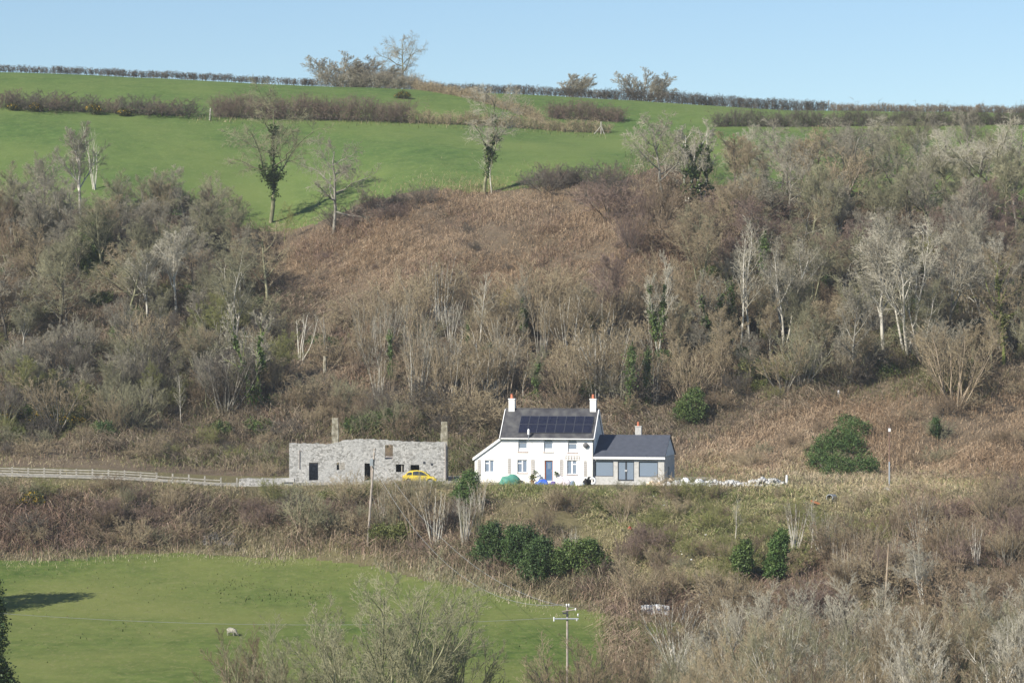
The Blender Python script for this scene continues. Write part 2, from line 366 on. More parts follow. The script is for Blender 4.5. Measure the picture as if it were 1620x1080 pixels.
# roof slabs
def slab(x0, x1, ya, za, yb, zb, t):
    n = Vector((0, -(zb - za), yb - ya)).normalized() * t
    mb = MB(); P = [(ya, za), (yb, zb), (yb + n.y, zb + n.z), (ya + n.y, za + n.z)]
    return mb.prism([(x0, y, z) for y, z in P], [(x1, y, z) for y, z in P])
ov = .28; sl = HRG / (D / 2)
roof = slab(-.06, W + .06, -ov, HE - ov * sl + .03, D / 2 + .03, HE + HRG + .03, .11)
roof.build("roof", M["slate"], house)
slab(-.06, W + .06, D + ov, HE - ov * sl + .03, D / 2 + .035, HE + HRG + .03, -.11).build("roof", M["slate"], house)
MB().tube([(-.06, D / 2, HE + HRG + .13), (W + .06, D / 2, HE + HRG + .13)], .09, 8).build("ridge_tiles", M["slate"], house)
for x in (-.10, W + .10):
    for s_ in (0, 1):
        y0, y1 = (-ov, D / 2) if s_ == 0 else (D + ov, D / 2)
        slab(x - .035, x + .035, y0, HE - ov * sl - .12, y1, HE + HRG - .12, .30 if s_ == 0 else -.30).build("bargeboard", M["upvc"], house)
MB().tube([(-.05, -ov - .05, HE - ov * sl + .02), (W + .05, -ov - .05, HE - ov * sl + .02)], .06, 8).build("gutter", M["upvc"], house)
MB().tube([(W - .06, -.08, 0), (W - .06, -.08, HE - .35), (W - .06, -ov - .02, HE - .2)], .045, 8).build("drainpipe", M["anthracite"], house)
# solar panels, two rows of eight
nrm = Vector((0, -HRG, D / 2)).normalized(); up_ = Vector((0, D / 2, HRG)).normalized()
sx0, sx1 = hx(818.5) + .05, hx(936) - .05; pw = (sx1 - sx0) / 8
for r_ in range(2):
    for c_ in range(8):
        o0 = Vector((sx0 + c_ * pw, -ov, HE - ov * sl + .03)) + up_ * (.72 + r_ * 1.28) + nrm * .15
        a = Vector((pw - .02, 0, 0)); b_ = up_ * 1.25
        mb = MB(); P = [o0, o0 + a, o0 + a + b_, o0 + b_]; mb.prism(P, [p + nrm * .045 for p in P]); pn = mb.build("solar_panel", M["alu"], house)
        k = .02; o1 = o0 + nrm * .046 + Vector((k, 0, 0)) + up_ * k; a1 = Vector((pw - .02 - 2 * k, 0, 0)); b1 = up_ * (1.25 - 2 * k)
        P = [o1, o1 + a1, o1 + a1 + b1, o1 + b1]; MB().prism(P, [p + nrm * .004 for p in P]).build("panel_glass", M["panel"], pn)
# chimneys
for x in (.62, W - .52):
    ch = MB().box(x - .33, x + .33, D / 2 - .33, D / 2 + .33, HE + HRG - .75, HE + HRG + 1.12).build("chimney", M["white"], house)
    MB().box(x - .38, x + .38, D / 2 - .38, D / 2 + .38, HE + HRG + 1.122, HE + HRG + 1.24).build("chimney_cap", M["white"], ch)
    MB().tube([(x - .02, D / 2, HE + HRG + 1.24), (x - .02, D / 2, HE + HRG + 1.72)], [.17, .13], 10).build("chimney_pot", M["reddish"], ch)
# windows
def window(h, opener, parent=house, fm=M["upvc"], sill=True, y=.10, bar=None):
    x0, x1, z0, z1 = h; f = .07; mb = MB()
    mb.box(x0, x1, y, y + .07, z0, z0 + f); mb.box(x0, x1, y, y + .07, z1 - f, z1)
    mb.box(x0, x0 + f, y, y + .07, z0 + f, z1 - f); mb.box(x1 - f, x1, y, y + .07, z0 + f, z1 - f)
    xm, zm = (x0 + x1) / 2, z0 + (z1 - z0) * .70
    if opener == "top": mb.box(x0 + f, x1 - f, y - .004, y + .066, zm - .06, zm + .08); mb.box(x0 + f, x1 - f, y + .02, y + .06, z0 + f, z0 + f + .22 * (z1 - z0))
    if opener and opener in "lr":
        mb.box(xm - .07, xm + .07, y - .004, y + .066, z0 + f, z1 - f)
        a, b_ = (x0 + f, xm - .07) if opener == "l" else (xm + .07, x1 - f)
        mb.box(a, b_, y - .002, y + .066, zm - .02, zm + .09)
    wd = mb.build("window", fm, parent)
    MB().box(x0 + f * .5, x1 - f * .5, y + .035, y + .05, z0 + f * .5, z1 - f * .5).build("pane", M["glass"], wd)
    if sill: MB().box(x0 - .08, x1 + .08, -.07, y - .002, z0 - .07, z0 - .002).build("sill", M["sill"] if sill == 2 else M["lattice"], wd)
    return wd
for h in WU: window(h, "top", sill=2)
window(WL[0], "l", sill=2); window(WL[1], "r", sill=2)
x0, x1, z0, z1 = DR
dmb = MB().box(x0 + .12, x1 - .06, .14, .19, z0, z1 - .1); d_ = dmb.build("door", M["bluedoor"], house)
MB().box(x0, x0 + .118, .10, .2, z0, z1).box(x1 - .058, x1, .10, .2, z0, z1).box(x0 + .12, x1 - .06, .1, .2, z1 - .098, z1).build("door_frame", M["reddish"], d_)
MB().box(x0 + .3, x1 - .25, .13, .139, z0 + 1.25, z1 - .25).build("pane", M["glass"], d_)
MB().box(x1 - .16, x1 - .12, .08, .139, z0 + 1.0, z0 + 1.12).build("handle", M["steel"], d_)
# lean-to on the left gable
ltz0, ltz1 = hz(724, LTX), HE - .25
ltop = lambda x: ltz0 + (ltz1 - ltz0) * (x - LTX) / (0 - LTX)
wall_mesh([LTX, -.003], [-.6, 2.45], [WLT], ltop, .3).build("lean_to_wall", M["white"], house)
mb = MB(); mb.prism([(LTX, .302, -.6), (LTX, 4.6, -.6), (LTX, 4.6, ltz0 - .02), (LTX, .302, ltz0 - .02)], [(LTX + .3, .302, -.6), (LTX + .3, 4.6, -.6), (LTX + .3, 4.6, ltz0 + .13), (LTX + .3, .302, ltz0 + .13)]); mb.build("lean_to_wall", M["white"], house)
sl2 = (ltz1 - ltz0) / (-LTX)
P = [(LTX - .2, ltz0 - .2 * sl2 + .02), (-.004, ltz1 + .02), (-.004, ltz1 + .14), (LTX - .2, ltz0 - .2 * sl2 + .14)]
MB().prism([(x, -.12, z) for x, z in P], [(x, 4.7, z) for x, z in P]).build("lean_to_roof", M["slate"], house)
P = [(x, z + (-.16 if i < 2 else .02)) for i, (x, z) in enumerate(P)]
MB().prism([(x, -.16, z) for x, z in P], [(x, -.122, z) for x, z in P]).build("bargeboard", M["upvc"], house)
window(WLT, "l", sill=False)
# wall fittings
def trellis(u0, u1, v0, v1):
    x0, x1, z0, z1 = win(u0, u1, v0, v1); mb = MB(); n = max(2, round((x1 - x0) / .28)); k = max(2, round((z1 - z0) / .2))
    for i in range(n + 1): x = x0 + (x1 - x0) * i / n; mb.box(x - .022, x + .022, -.045, -.02, z0, z1)
    for i in range(k + 1): z = z0 + (z1 - z0) * i / k; mb.box(x0, x1, -.019, -.004, z - .018, z + .018)
    mb.build("trellis", M["lattice"], house)
trellis(841, 845, 727, 753); trellis(886.5, 890.5, 727, 753); trellis(924, 928, 729, 753); trellis(895, 917, 721, 727); trellis(803.5, 807.5, 725, 749); trellis(756, 760, 727, 752)
x = hx(927); z = hz(704, x)
mb = MB()
for i in range(5): pass
ds = MB(); prof = [(0, 0), (.12, -.02), (.22, -.06), (.29, -.11)]
ds.tube([(x, -.30 - b_, z) for a, b_ in [(0, 0), (0, -.02), (0, -.06), (0, -.11)]][::1], [.03, .14, .23, .29], 14).build("satellite_dish", M["dish"], house)
MB().tube([(x, -.01, z - .1), (x, -.3, z - .02)], .025, 6).tube([(x, -.3, z - .25), (x, -.62, z - .05)], .015, 5).build("dish_arm", M["dish"], house)
xf = hx(837.3); zf = hz(676, xf)
fl = MB().tube([(xf, -ov - .1, HE - .4), (xf, -ov - .1, hz(687, xf))], .03, 6).build("flue", M["steel"], house)
MB().tube([(xf, -ov - .1, hz(687, xf)), (xf, -ov - .1, hz(680, xf)), (xf, -ov - .1, hz(678, xf))], [.12, .13, .04], 8).build("flue_cowl", M["upvc"], fl)
# extension: low block wing on the right, part of the same house
EX0, EX1, ED = W + .004, hx(1050.8), 8.0
EH = hz(721.5, (EX0 + EX1) / 2); ER = 2.05
ew = [win(941.5, 970.5, 728.8, 753.2), win(1010.5, 1041, 730, 754.2)]; ed = win(977.3, 1003.2, 729.2, 760.5)
wall_mesh([EX0, EX1], [-.8, EH], ew + [ed], lambda x: EH, .3).build("extension_wall", M["block"], house)
yr = ED / 2
mb = MB(); so = (EX1 - .3, EX1)
wr = wall_mesh([.302, ED], [-.8, EH - .02], [(3.0, 3.9, -.4, 1.75)], lambda x: EH - .02, .3)
xform(wr, lambda v: Vector((EX1 - v.y, v.x, v.z))).build("extension_wall", M["block"], house)
MB().box(EX1 - .2, EX1 - .15, 3.0, 3.9, -.4, 1.75).build("side_door", M["anthracite"], house)
MB().box(EX0, EX1 - .302, ED - .3, ED, -.8, EH - .02).build("extension_wall", M["block"], house)
mb = MB(); P = [(.05, EH - .015), (ED - .05, EH - .015), (yr, EH + ER - .08)]
mb.prism([(EX1 - .25, y, z) for y, z in P], [(EX1 + .02, y, z) for y, z in P]).build("extension_gable", M["cladding"], house)
s3 = ER / yr
slab(EX0 - .02, EX1 + .12, -.25, EH - .25 * s3 + .03, yr + .03, EH + ER + .03, .10).build("extension_roof", M["newslate"], house)
slab(EX0 - .02, EX1 + .12, ED + .25, EH - .25 * s3 + .03, yr + .033, EH + ER + .03, -.10).build("extension_roof", M["newslate"], house)
MB().box(EX0, EX1 + .12, -.31, -.255, EH - .30, EH - .06).build("fascia", M["upvc"], house)
xc = hx(1000); ch = MB().box(xc - .33, xc + .33, yr + .3, yr + .95, EH + ER - .5, EH + ER + .95).build("chimney", M["block"], house)
MB().box(xc - .37, xc + .37, yr + .26, yr + .99, EH + ER + .952, EH + ER + 1.05).build("chimney_cap", M["block"], ch)
MB().tube([(xc - .02, yr + .6, EH + ER + 1.05), (xc - .02, yr + .6, EH + ER + 1.5)], [.15, .12], 10).build("chimney_pot", M["reddish"], ch)
for h in ew: window(h, "", fm=M["anthracite"], sill=False, y=.06)
x0, x1, z0, z1 = ed; xm = (x0 + x1) / 2
for a, b_ in ((x0, xm - .005), (xm + .005, x1)):
    f = .08; mb = MB().box(a, b_, .06, .13, z0, z0 + .16).box(a, b_, .06, .13, z1 - f, z1).box(a, a + f, .06, .13, z0 + .16, z1 - f).box(b_ - f, b_, .06, .13, z0 + .16, z1 - f)
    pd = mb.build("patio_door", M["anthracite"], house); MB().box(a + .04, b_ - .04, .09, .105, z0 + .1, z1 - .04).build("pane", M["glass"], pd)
    hxx = b_ - .1 if b_ < xm else a + .04
    MB().box(hxx, hxx + .06, .02, .058, z0 + 1.0, z0 + 1.2).build("handle", M["upvc"], pd)
MB().tube([(EX0 + .07, -.06, 0), (EX0 + .07, -.06, EH - .2)], .04, 8).build("drainpipe", M["anthracite"], house)

# ------------------------------------------------------------------ the roofless stone ruin
RY = 322.0; RB = atY(457.5, RY); RZ = z_of(761, RY)
ruin = empty("stone_ruin", (RB.x, RY, RZ), 0, "long roofless whitewashed rubble stone ruin with empty doorways, on the terrace left of the house", "ruin")
rx = lambda u: (u - CX) / FPX * RY - RB.x
rz = lambda v: z_of(v, RY) - RZ
RW = rx(706)
def rh(u0, u1, v0, v1): return (rx(u0), rx(u1), rz(v1), rz(v0))
rholes = [rh(488.7, 503.3, 731.3, 759.5), rh(532.5, 545.3, 731, 743), rh(576.6, 590.5, 732.5, 759.5), rh(609, 621.6, 703.5, 726), rh(626.3, 639, 734, 746.5), rh(649.5, 663.3, 735, 746.5)]
pu = [457, 500, 522, 535, 545, 575, 605, 640, 680, 706]; pv = [701, 701.5, 702.5, 699, 696, 694, 695.5, 698, 699, 699]
rtop = lambda x: rz(float(np.interp(x / (322 / FPX) + 457.5, pu, pv))) + .035 * math.sin(x * 9.1) + .03 * math.sin(x * 4.3 + 1)
wall_mesh(list(np.linspace(0, RW, 70)), [-1.2, 0, rz(701)], rholes, rtop, .6).build("wall", M["stone"], ruin)
for x in (0, RW):
    sgn = 1 if x == 0 else -1
    wm = wall_mesh(list(np.linspace(.603, 5.6, 14)), [-1.2, 3.8], [], lambda y: 3.65 + .15 * math.sin(y * 3) + (.3 - abs(y - 3) * .1), .6)
    xform(wm, lambda v: Vector((x + sgn * v.y, v.x, v.z))).build("wall", M["stone"], ruin)
bw = wall_mesh(list(np.linspace(.603, RW - .603, 40)), [-1.2, 2.3], [], lambda x: 2.6 + .2 * math.sin(x * 1.7) + .12 * math.sin(x * 5), .6)
xform(bw, lambda v: Vector((v.x, v.y + 5.0, v.z))).build("wall", M["stone"], ruin)
def stack(u0, u1, vtop, y):
    x0, x1 = rx(u0) * 1.012, rx(u1) * 1.012; mb = MB(); zt = z_of(vtop, RY + y) - RZ
    P = []
    for k in range(9):
        t = k / 8; s_ = .10 * (1 - t) + .03 * math.sin(k * 2.3); z = 0 + (zt) * t
        P.append([(x0 - s_, y - .5, z), (x1 + s_, y - .5, z), (x1 + s_, y + .5, z), (x0 - s_, y + .5, z)])
    n0 = len(mb.v)
    for q in P: mb.v += q
    for k in range(8):
        for e in range(4): a = n0 + k * 4 + e; b_ = n0 + k * 4 + (e + 1) % 4; mb.f.append((a, b_, b_ + 4, a + 4))
    mb.f += [(n0 + 32, n0 + 33, n0 + 34, n0 + 35), (n0, n0 + 3, n0 + 2, n0 + 1)]
    mb.build("chimney_stack", M["stonebare"], ruin)
M["stonebare"] = mat("mossy bare stone", (.16, .14, .10), (.42, .39, .32), 2.6, bump=.6, c3=(.27, .25, .19))
stack(522, 531.5, 661, 3.2); stack(693.5, 703.5, 667, 4.2)
MB().box(5.2, RW - .61, .61, 4.95, 2.40, 2.48).build("shade_slab", M["pole"], ruin)  # unseen slab, added to keep the doorways and lower windows dark
mb = MB(); h = rholes[1]
for i in range(1, 3): z = h[2] + (h[3] - h[2]) * i / 3; mb.box(h[0], h[1], .2, .25, z - .025, z + .025)
mb.box((h[0] + h[1]) / 2 - .025, (h[0] + h[1]) / 2 + .025, .251, .3, h[2], h[3]).build("window_bars", M["wood"], ruin)
h = rholes[4]; MB().box(h[0] + .58, h[0] + .68, .15, .25, h[2], h[3]).build("window_post", M["wood"], ruin)
h = rholes[0]; MB().box(h[0], h[1], .2, .3, h[3] - .14, h[3] - .003).build("lintel", M["pole"], ruin)
h = rholes[2]; MB().box(h[1] - .32, h[1] - .02, .25, .31, h[2], h[3] - .05).build("door", M["pole"], ruin)
for u, v in ((671, 731.5), (683, 734)):
    p = (rx(u), -.02, rz(v)); MB().box(p[0] - .11, p[0] + .11, -.05, .0, p[2] - .12, p[2] + .12).build("vent_plate", M["anthracite"], ruin)
MB().tube([(rx(473.5), -.06, rz(741)), (rx(473.5), -.06, rz(712)), (rx(477), -.06, rz(713))], .05, 6).build("drainpipe", M["lattice"], ruin)
MB().tube([(RW - .1, -.08, rz(758)), (RW - .1, -.08, rz(700))], .06, 6).build("drainpipe", M["lattice"], ruin)
# low wall and pier at the left end of the ruin
lw = empty("low_stone_wall", atY(412, 317.2), 0, "low pale rubble wall with a square end pier left of the stone ruin", "wall")
ux = lambda u, Y=317.2: (u - 412) / FPX * Y
mb = wall_mesh(list(np.linspace(ux(378), ux(446), 16)), [-1.5, .75], [], lambda x: .78 + .07 * math.sin(x * 4) + .05 * math.sin(x * 9), .45); mb.build("wall", M["stone"], lw)
pz = lambda v: z_of(v, 317.2) - lw.location.z
pr = MB().box(ux(450), ux(463), -.15, .75, pz(790), pz(762)).build("pier", M["stone"], lw)
MB().box(ux(446.5), ux(465.5), -.3, .95, pz(762) + .002, pz(756.5)).build("coping_slab", M["block"], lw)

# ------------------------------------------------------------------ yellow car
CYY = 318.6; cu0, cu1 = 637.5, 690.5
cz = z_of(764.5, CYY)
car = empty("parked_car", ((0.5 * (cu0 + cu1) - CX) / FPX * CYY, CYY, cz), 0, "bright yellow small hatchback parked against the front of the stone ruin", "car")
def loft(profile, half, top_half, zb):      # side outline extruded across the car, narrower towards the roof
    mb = MB(); zt = max(z for _, z in profile)
    f = lambda z: half + (top_half - half) * max(0, (z - zb) / max(.01, zt - zb)) ** 1.2
    return mb.prism([(x, -f(z), z) for x, z in profile], [(x, f(z), z) for x, z in profile])
L = 1.85
body = [(-1.80, .30), (-1.84, .55), (-1.78, .86), (-1.35, .93), (.75, .88), (1.25, .78), (1.66, .66), (1.80, .52), (1.80, .30)]
loft(body, .80, .74, .5).build("body", M["yellow"], car, bevel=.05, smooth=False)
cab = [(-1.62, .90), (-1.30, 1.22), (-.95, 1.38), (-.3, 1.42), (.25, 1.36), (.65, 1.18), (1.12, .84), (0, .86)]
loft(cab, .74, .56, .9).build("roof", M["yellow"], car, bevel=.03)
def pane(P, y):
    k = .03; mb = MB(); mb.prism([(x, y - .02 + (z - .9) * .30, z) for x, z in P], [(x, y + .06 + (z - .9) * .30, z) for x, z in P]); return mb
for sg in (-1, 1):
    for P in ([(-.72, .94), (-.70, 1.30), (-.28, 1.345), (-.10, 1.34), (-.1, .93)], [(-.03, .93), (-.03, 1.335), (.24, 1.28), (.55, 1.12), (.86, .91)], [(-1.42, .96), (-1.22, 1.18), (-.98, 1.24), (-.84, 1.22), (-.84, .95)]):
        m_ = pane(P, -.755)
        if sg > 0: m_.v = [(x, -y, z) for x, y, z in m_.v]
        m_.build("side_window", M["carglass"], car)
MB().prism([(1.13, -.60, .885), (1.13, .60, .885), (.70, .50, 1.19), (.70, -.50, 1.19)], [(1.16, -.60, .90), (1.16, .60, .90), (.73, .50, 1.205), (.73, -.50, 1.205)]).build("windscreen", M["carglass"], car)
for x in (-1.16, 1.12):
    for sg in (-1, 1):
        wh = MB().tube([(x, sg * .62, .30), (x, sg * .815, .30)], .30, 16).build("wheel", M["rubber"], car)
        MB().tube([(x, sg * .80, .30), (x, sg * .825, .30)], .18, 12).build("rim", M["steel"], wh)
for sg in (-1, 1): MB().box(1.58, 1.79, sg * .62 - .12, sg * .62 + .12, .60, .68).build("headlight", M["ceramic"], car)
for sg in (-1, 1): MB().box(-1.835, -1.76, sg * .62 - .1, sg * .62 + .1, .66, .86).build("tail_light", M["reddish"], car)
MB().box(1.70, 1.815, -.7, .7, .34, .48).build("bumper", M["anthracite"], car)

# ------------------------------------------------------------------ fence, poles and wires
fence = empty("rail_fence", atY(190, 316), 0, "pale weathered post and rail fence along the track left of the low wall", "fence")
fu = np.arange(-57, 396, 25.4); fpts = []
for i, u in enumerate(fu):
    p = atY(u, 316.0) - fence.location; fpts.append(p)
    t = 1.0 if u < 320 else .95
    MB().box(p.x - .08, p.x + .08, p.y - .06, p.y + .06, p.z - .5, p.z + t + R.uniform(.0, .08)).build("post", M["wood"], fence)
for i in range(len(fpts) - 1):
    a, b_ = fpts[i], fpts[i + 1]
    if fu[i] > 240: hs = (.30, .62) if fu[i] < 330 else (.15,)
    else: hs = (.14, .40, .66, .92)
    for h in hs:
        mb = MB(); zz = R.uniform(-.02, .02)
        mb.prism([(a.x + .0, a.y - .10, a.z + h - .055), (a.x, a.y - .062, a.z + h - .055), (a.x, a.y - .062, a.z + h + .055), (a.x, a.y - .10, a.z + h + .055)],
                 [(b_.x - .012, b_.y - .10, b_.z + h - .055 + zz), (b_.x - .012, b_.y - .062, b_.z + h - .055 + zz), (b_.x - .012, b_.y - .062, b_.z + h + .055 + zz), (b_.x - .012, b_.y - .10, b_.z + h + .055 + zz)])
        mb.build("rail", M["wood"], fence)

def pole(u, v, vtop, Y, label, dx=0, rad=(.15, .11), cat="pole", name="utility_pole", m="pole"):
    b_ = atY(u, Y) if v is None else G(u, v); h = z_of(vtop, b_.y) - b_.z
    e = empty(name, b_, 0, label, cat)
    MB().tube([(0, 0, -.6), (dx * .5, 0, h * .5), (dx, 0, h)], [rad[0], (rad[0] + rad[1]) / 2, rad[1]], 10).build("shaft", M[m], e)
    return e, h
p1, h1 = pole(581, 862, 709, None, "tall slim timber pole standing on the bank in front of the stone ruin", dx=.75, rad=(.135, .10))
MB().box(.28, .60, -.38, -.12, h1 - 1.75, h1 - 1.05).build("transformer_box", M["steel"], p1)
MB().tube([(.72, -.12, h1 - .35), (.72, -.3, h1 - .3)], .05, 6).build("insulator", M["ceramic"], p1)
p2, h2 = pole(897.5, None, 957, 224, "timber power pole with crossarm and white insulators at the pasture edge", rad=(.10, .08))
MB().tube([(-1.0, -.14, h2 - 1.0), (.85, -.14, h2 - 1.0)], .06, 6).build("crossarm", M["steel"], p2)
MB().tube([(-.4, -.14, h2 - .45), (.6, -.10, h2 - .30)], .05, 6).build("crossarm", M["pole"], p2)
for x, z in ((-1.0, -.95), (-1.0, -1.1), (.8, -.7), (.72, -1.05), (-.05, .03), (.12, .04), (.62, -.28)):
    MB().tube([(x, -.14, h2 + z - .1), (x, -.14, h2 + z), (x, -.14, h2 + z + .1)], [.03, .065, .04], 7).build("insulator", M["ceramic"], p2)
MB().box(-.36, -.02, -.3, -.12, h2 - .62, h2 - .52).build("switch_gear", M["anthracite"], p2)
p3, h3 = pole(1407, 769, 672, None, "thin dark timber pole standing alone on the brown slope right of the evergreen mound", rad=(.10, .07), m="bark_red")
MB().box(-.13, .13, -.1, -.06, h3 - .7, h3 - .35).build("notice_plate", M["ceramic"], p3)
MB().tube([(-.02, -.16, 0), (-.02, -.16, 2.6)], .085, 8).build("cable_guard", M["steel"], p3)
p4, h4 = pole(1400, 957, 860, None, "leaning bare timber pole among the willow thickets at lower right", dx=.35, rad=(.11, .085), m="bark_tan")
for (u, v, vt, lb) in ((1244.5, 766, 751, "short white marker post at the end of the rubble heap"), (514, 588, 563, "weathered grey stone gatepost on the slope above the ruin"), (1326.5, 627, 617, "small white marker stake below the woodland edge on the right")):
    b_ = G(u, v); h = z_of(vt, b_.y) - b_.z
    tag(MB().tube([(b_.x, b_.y, b_.z - .3), (b_.x, b_.y, b_.z + h * .5), (b_.x + .02, b_.y, b_.z + h)], [.14, .13, .11] if u > 600 else [.26, .24, .2], 7).build("marker_post" if u > 600 else "gatepost", M["ceramic"] if u > 1300 or u > 1200 else M["stonebare"], None), lb, "post")
def wire(A, B, sag, label, rad=.016):
    pts = [A.lerp(B, t) - Vector((0, 0, sag * 4 * t * (1 - t))) for t in np.linspace(0, 1, 25)]
    tag(MB().tube(pts, rad, 4).build("power_line", M["wire"]), label, "cable")
P2 = Vector(p2.location)
wire(P2 + Vector((-1.0, -.14, h2 - .93)), Vector(((-140 - CX) / FPX * 218, 218, z_of(958, 218))), .9, "thin overhead wire running left from the crossarm pole over the pasture", .013)
wire(P2 + Vector((.62, -.14, h2 - .2)), Vector(p1.location) + Vector((.72, -.3, h1 - .3)), 3.2, "upper overhead wire from the crossarm pole up to the tall pole by the ruin")
wire(P2 + Vector((-.05, -.14, h2 + .1)), Vector(p1.location) + Vector((.45, -.4, h1 - 1.4)), 4.2, "lower overhead wire from the crossarm pole up to the tall pole by the ruin")
# ------------------------------------------------------------------ trees and shrubs: real branching, many variants, copies share mesh data
def grow(seed, stems, segs_n, kids, start, ang, ratio, up, wob, r0, rtw, maxl, L0, tilt=0.0, lean=(0, 0), gold=True, tprof=.7):
    """returns per level lists of (p, q, ra, rb)"""
    pad = lambda a: list(a) + [a[-1]] * 6
    up, wob, segs_n = pad(up), pad(wob), pad(segs_n); rr = random.Random(seed); out = [[] for _ in range(maxl + 1)]
    g = rr.gauss
    def norm(x, y, z): m = math.sqrt(x * x + y * y + z * z) or 1; return (x / m, y / m, z / m)
    def branch(p, d, L, r, l, az):
        n = segs_n[l]; pts = [(p, d, r)]; end = .25 if l == 0 else .3
        for i in range(n):
            d = norm(d[0] + g(0, wob[l]) + lean[0] * (l > 0) * .3, d[1] + g(0, wob[l]) + lean[1] * (l > 0) * .3, d[2] + g(0, wob[l]) + up[l])
            q = (p[0] + d[0] * L / n, p[1] + d[1] * L / n, p[2] + d[2] * L / n)
            rn = r * (1 - (1 - end) * (i + 1) / n) if l < maxl else rtw * (1 - .7 * (i + 1) / n)
            out[l].append((p, q, pts[-1][2], rn)); p = q; pts.append((p, d, rn))
        if l >= maxl: return
        for k in range(kids[l]):
            t = start[l] + (1 - start[l]) * (k + rr.random()) / kids[l]
            i = min(int(t * n), n - 1); f = t * n - i; a, b = pts[i], pts[i + 1]
            bp = tuple(a[0][j] + (b[0][j] - a[0][j]) * f for j in range(3)); bd = b[1]; br = a[2] + (b[2] - a[2]) * f
            az += 2.4 + rr.uniform(-.5, .5)
            ref = (1, 0, 0) if abs(bd[2]) > .8 else (0, 0, 1)
            ax = norm(bd[1] * ref[2] - bd[2] * ref[1], bd[2] * ref[0] - bd[0] * ref[2], bd[0] * ref[1] - bd[1] * ref[0])
            ay = (bd[1] * ax[2] - bd[2] * ax[1], bd[2] * ax[0] - bd[0] * ax[2], bd[0] * ax[1] - bd[1] * ax[0])
            th = math.radians(ang[l]) * rr.uniform(.65, 1.3); c, s = math.cos(th), math.sin(th)
            ca, sa = math.cos(az) * s, math.sin(az) * s
            cd = norm(bd[0] * c + ax[0] * ca + ay[0] * sa, bd[1] * c + ax[1] * ca + ay[1] * sa, bd[2] * c + ax[2] * ca + ay[2] * sa)
            branch(bp, cd, L * ratio[l] * rr.uniform(.65, 1.25) * (1.15 - tprof * t), max(br * .62, rtw), l + 1, az)
    for s in range(stems):
        a = 2.4 * s + rr.random(); tl = tilt * rr.uniform(.25, 1.1) if stems > 1 else tilt
        p = (math.cos(a) * .12 * (stems > 1) * math.sqrt(s), math.sin(a) * .12 * (stems > 1) * math.sqrt(s), -.25)
        branch(p, norm(math.cos(a) * math.sin(tl) + lean[0], math.sin(a) * math.sin(tl) + lean[1], math.cos(tl)), L0 * rr.uniform(.7, 1.05), r0 * rr.uniform(.7, 1.1), 0, a)
    return out

def seg_mesh(name, rows, sides):
    P = np.array([[*a, *b, r, q] for a, b, r, q in rows])
    V, F = tubes(P[:, :3], P[:, 3:6], P[:, 6], P[:, 7], sides); return np_mesh(name, V, F, smooth=True)

def leaf_cloud(name, pts, size, rr, flat=.0):
    """many small leaf quads at the given points"""
    n = len(pts); a = rr.normal(size=(n, 3)); a /= np.linalg.norm(a, axis=1, keepdims=True)
    b = np.cross(a, rr.normal(size=(n, 3))); b /= np.linalg.norm(b, axis=1, keepdims=True)
    s = size * rr.uniform(.5, 1.3, (n, 1)); a = a * s; b = b * s * .6
    V = np.stack([pts - a, pts + b * .9, pts + a, pts - b], 1).reshape(-1, 3); F = np.arange(n * 4).reshape(-1, 4)
    return np_mesh(name, V, F)

KINDS = {}
def kind(name, nvar, split=2, ivy=None, **kw):
    vs = []
    for i in range(nvar):
        o = grow(hash_(name) + i * 17, **kw); tr = [r for l in o[:split] for r in l]; cr = [r for l in o[split:] for r in l]
        allz = np.array([q[2] for _, q, _, _ in cr or tr]); H = float(np.percentile(allz, 98.5))
        d = dict(H=H, trunk=seg_mesh(name + "_trunk", tr, 6), crown=seg_mesh(name + "_crown", cr, 3) if cr else None, ivy=None)
        if ivy:
            rr = np.random.default_rng(i + 5); pts = []
            for (p, q, ra, rb) in tr:
                if p[2] < ivy[1] * H and p[2] > ivy[0] * H and ra > ivy[3]:
                    n = int(ivy[4] * np.linalg.norm(np.subtract(q, p))); t = rr.random((n, 1)); c = np.array(p) + (np.array(q) - np.array(p)) * t
                    lump = .5 + .6 * np.sin(c[:, 2:3] * 2.1 + i) * np.sin(c[:, 2:3] * .9 + c[:, :1])
                    pts.append(c + rr.normal(size=(n, 3)) * ivy[2] * lump * (1.15 - .5 * c[:, 2:3] / H))
            if pts: d["ivy"] = leaf_cloud(name + "_ivy", np.concatenate(pts), .13, rr)
        vs.append(d)
    KINDS[name] = vs
def hash_(s): return sum((i + 1) * ord(c) for i, c in enumerate(s))

common = dict(segs_n=[7, 5, 3, 2, 1], r0=.20, rtw=.014, maxl=4)
kind("oak", 3, stems=1, kids=[11, 8, 7, 5], start=[.26, .18, .1, .05], ang=[58, 50, 46, 42], ratio=[.62, .52, .56, .75], up=[.05, .06, .03, .02], wob=[.10, .16, .18, .2], L0=9.5, **common)
kind("ivyoak", 3, ivy=(.03, .66, .30, .072, 170), stems=1, kids=[12, 8, 7, 5], start=[.3, .2, .1, .05], ang=[60, 50, 46, 42], ratio=[.56, .52, .56, .75], up=[.04, .06, .03, .02], wob=[.10, .18, .18, .2], L0=11, **common)
kind("ash", 4, stems=1, kids=[12, 8, 7, 5], start=[.30, .15, .08, .05], ang=[36, 36, 38, 38], ratio=[.56, .5, .58, .8], up=[.04, .10, .09, .06], wob=[.07, .10, .12, .15], L0=8.5, **common)
kind("fork", 3, stems=3, tilt=.28, kids=[8, 8, 7, 4], start=[.28, .15, .08, .05], ang=[34, 38, 40, 40], ratio=[.5, .5, .58, .75], up=[.06, .09, .08, .06], wob=[.08, .12, .14, .16], L0=9, segs_n=[7, 5, 3, 2, 1], r0=.13, rtw=.014, maxl=4)
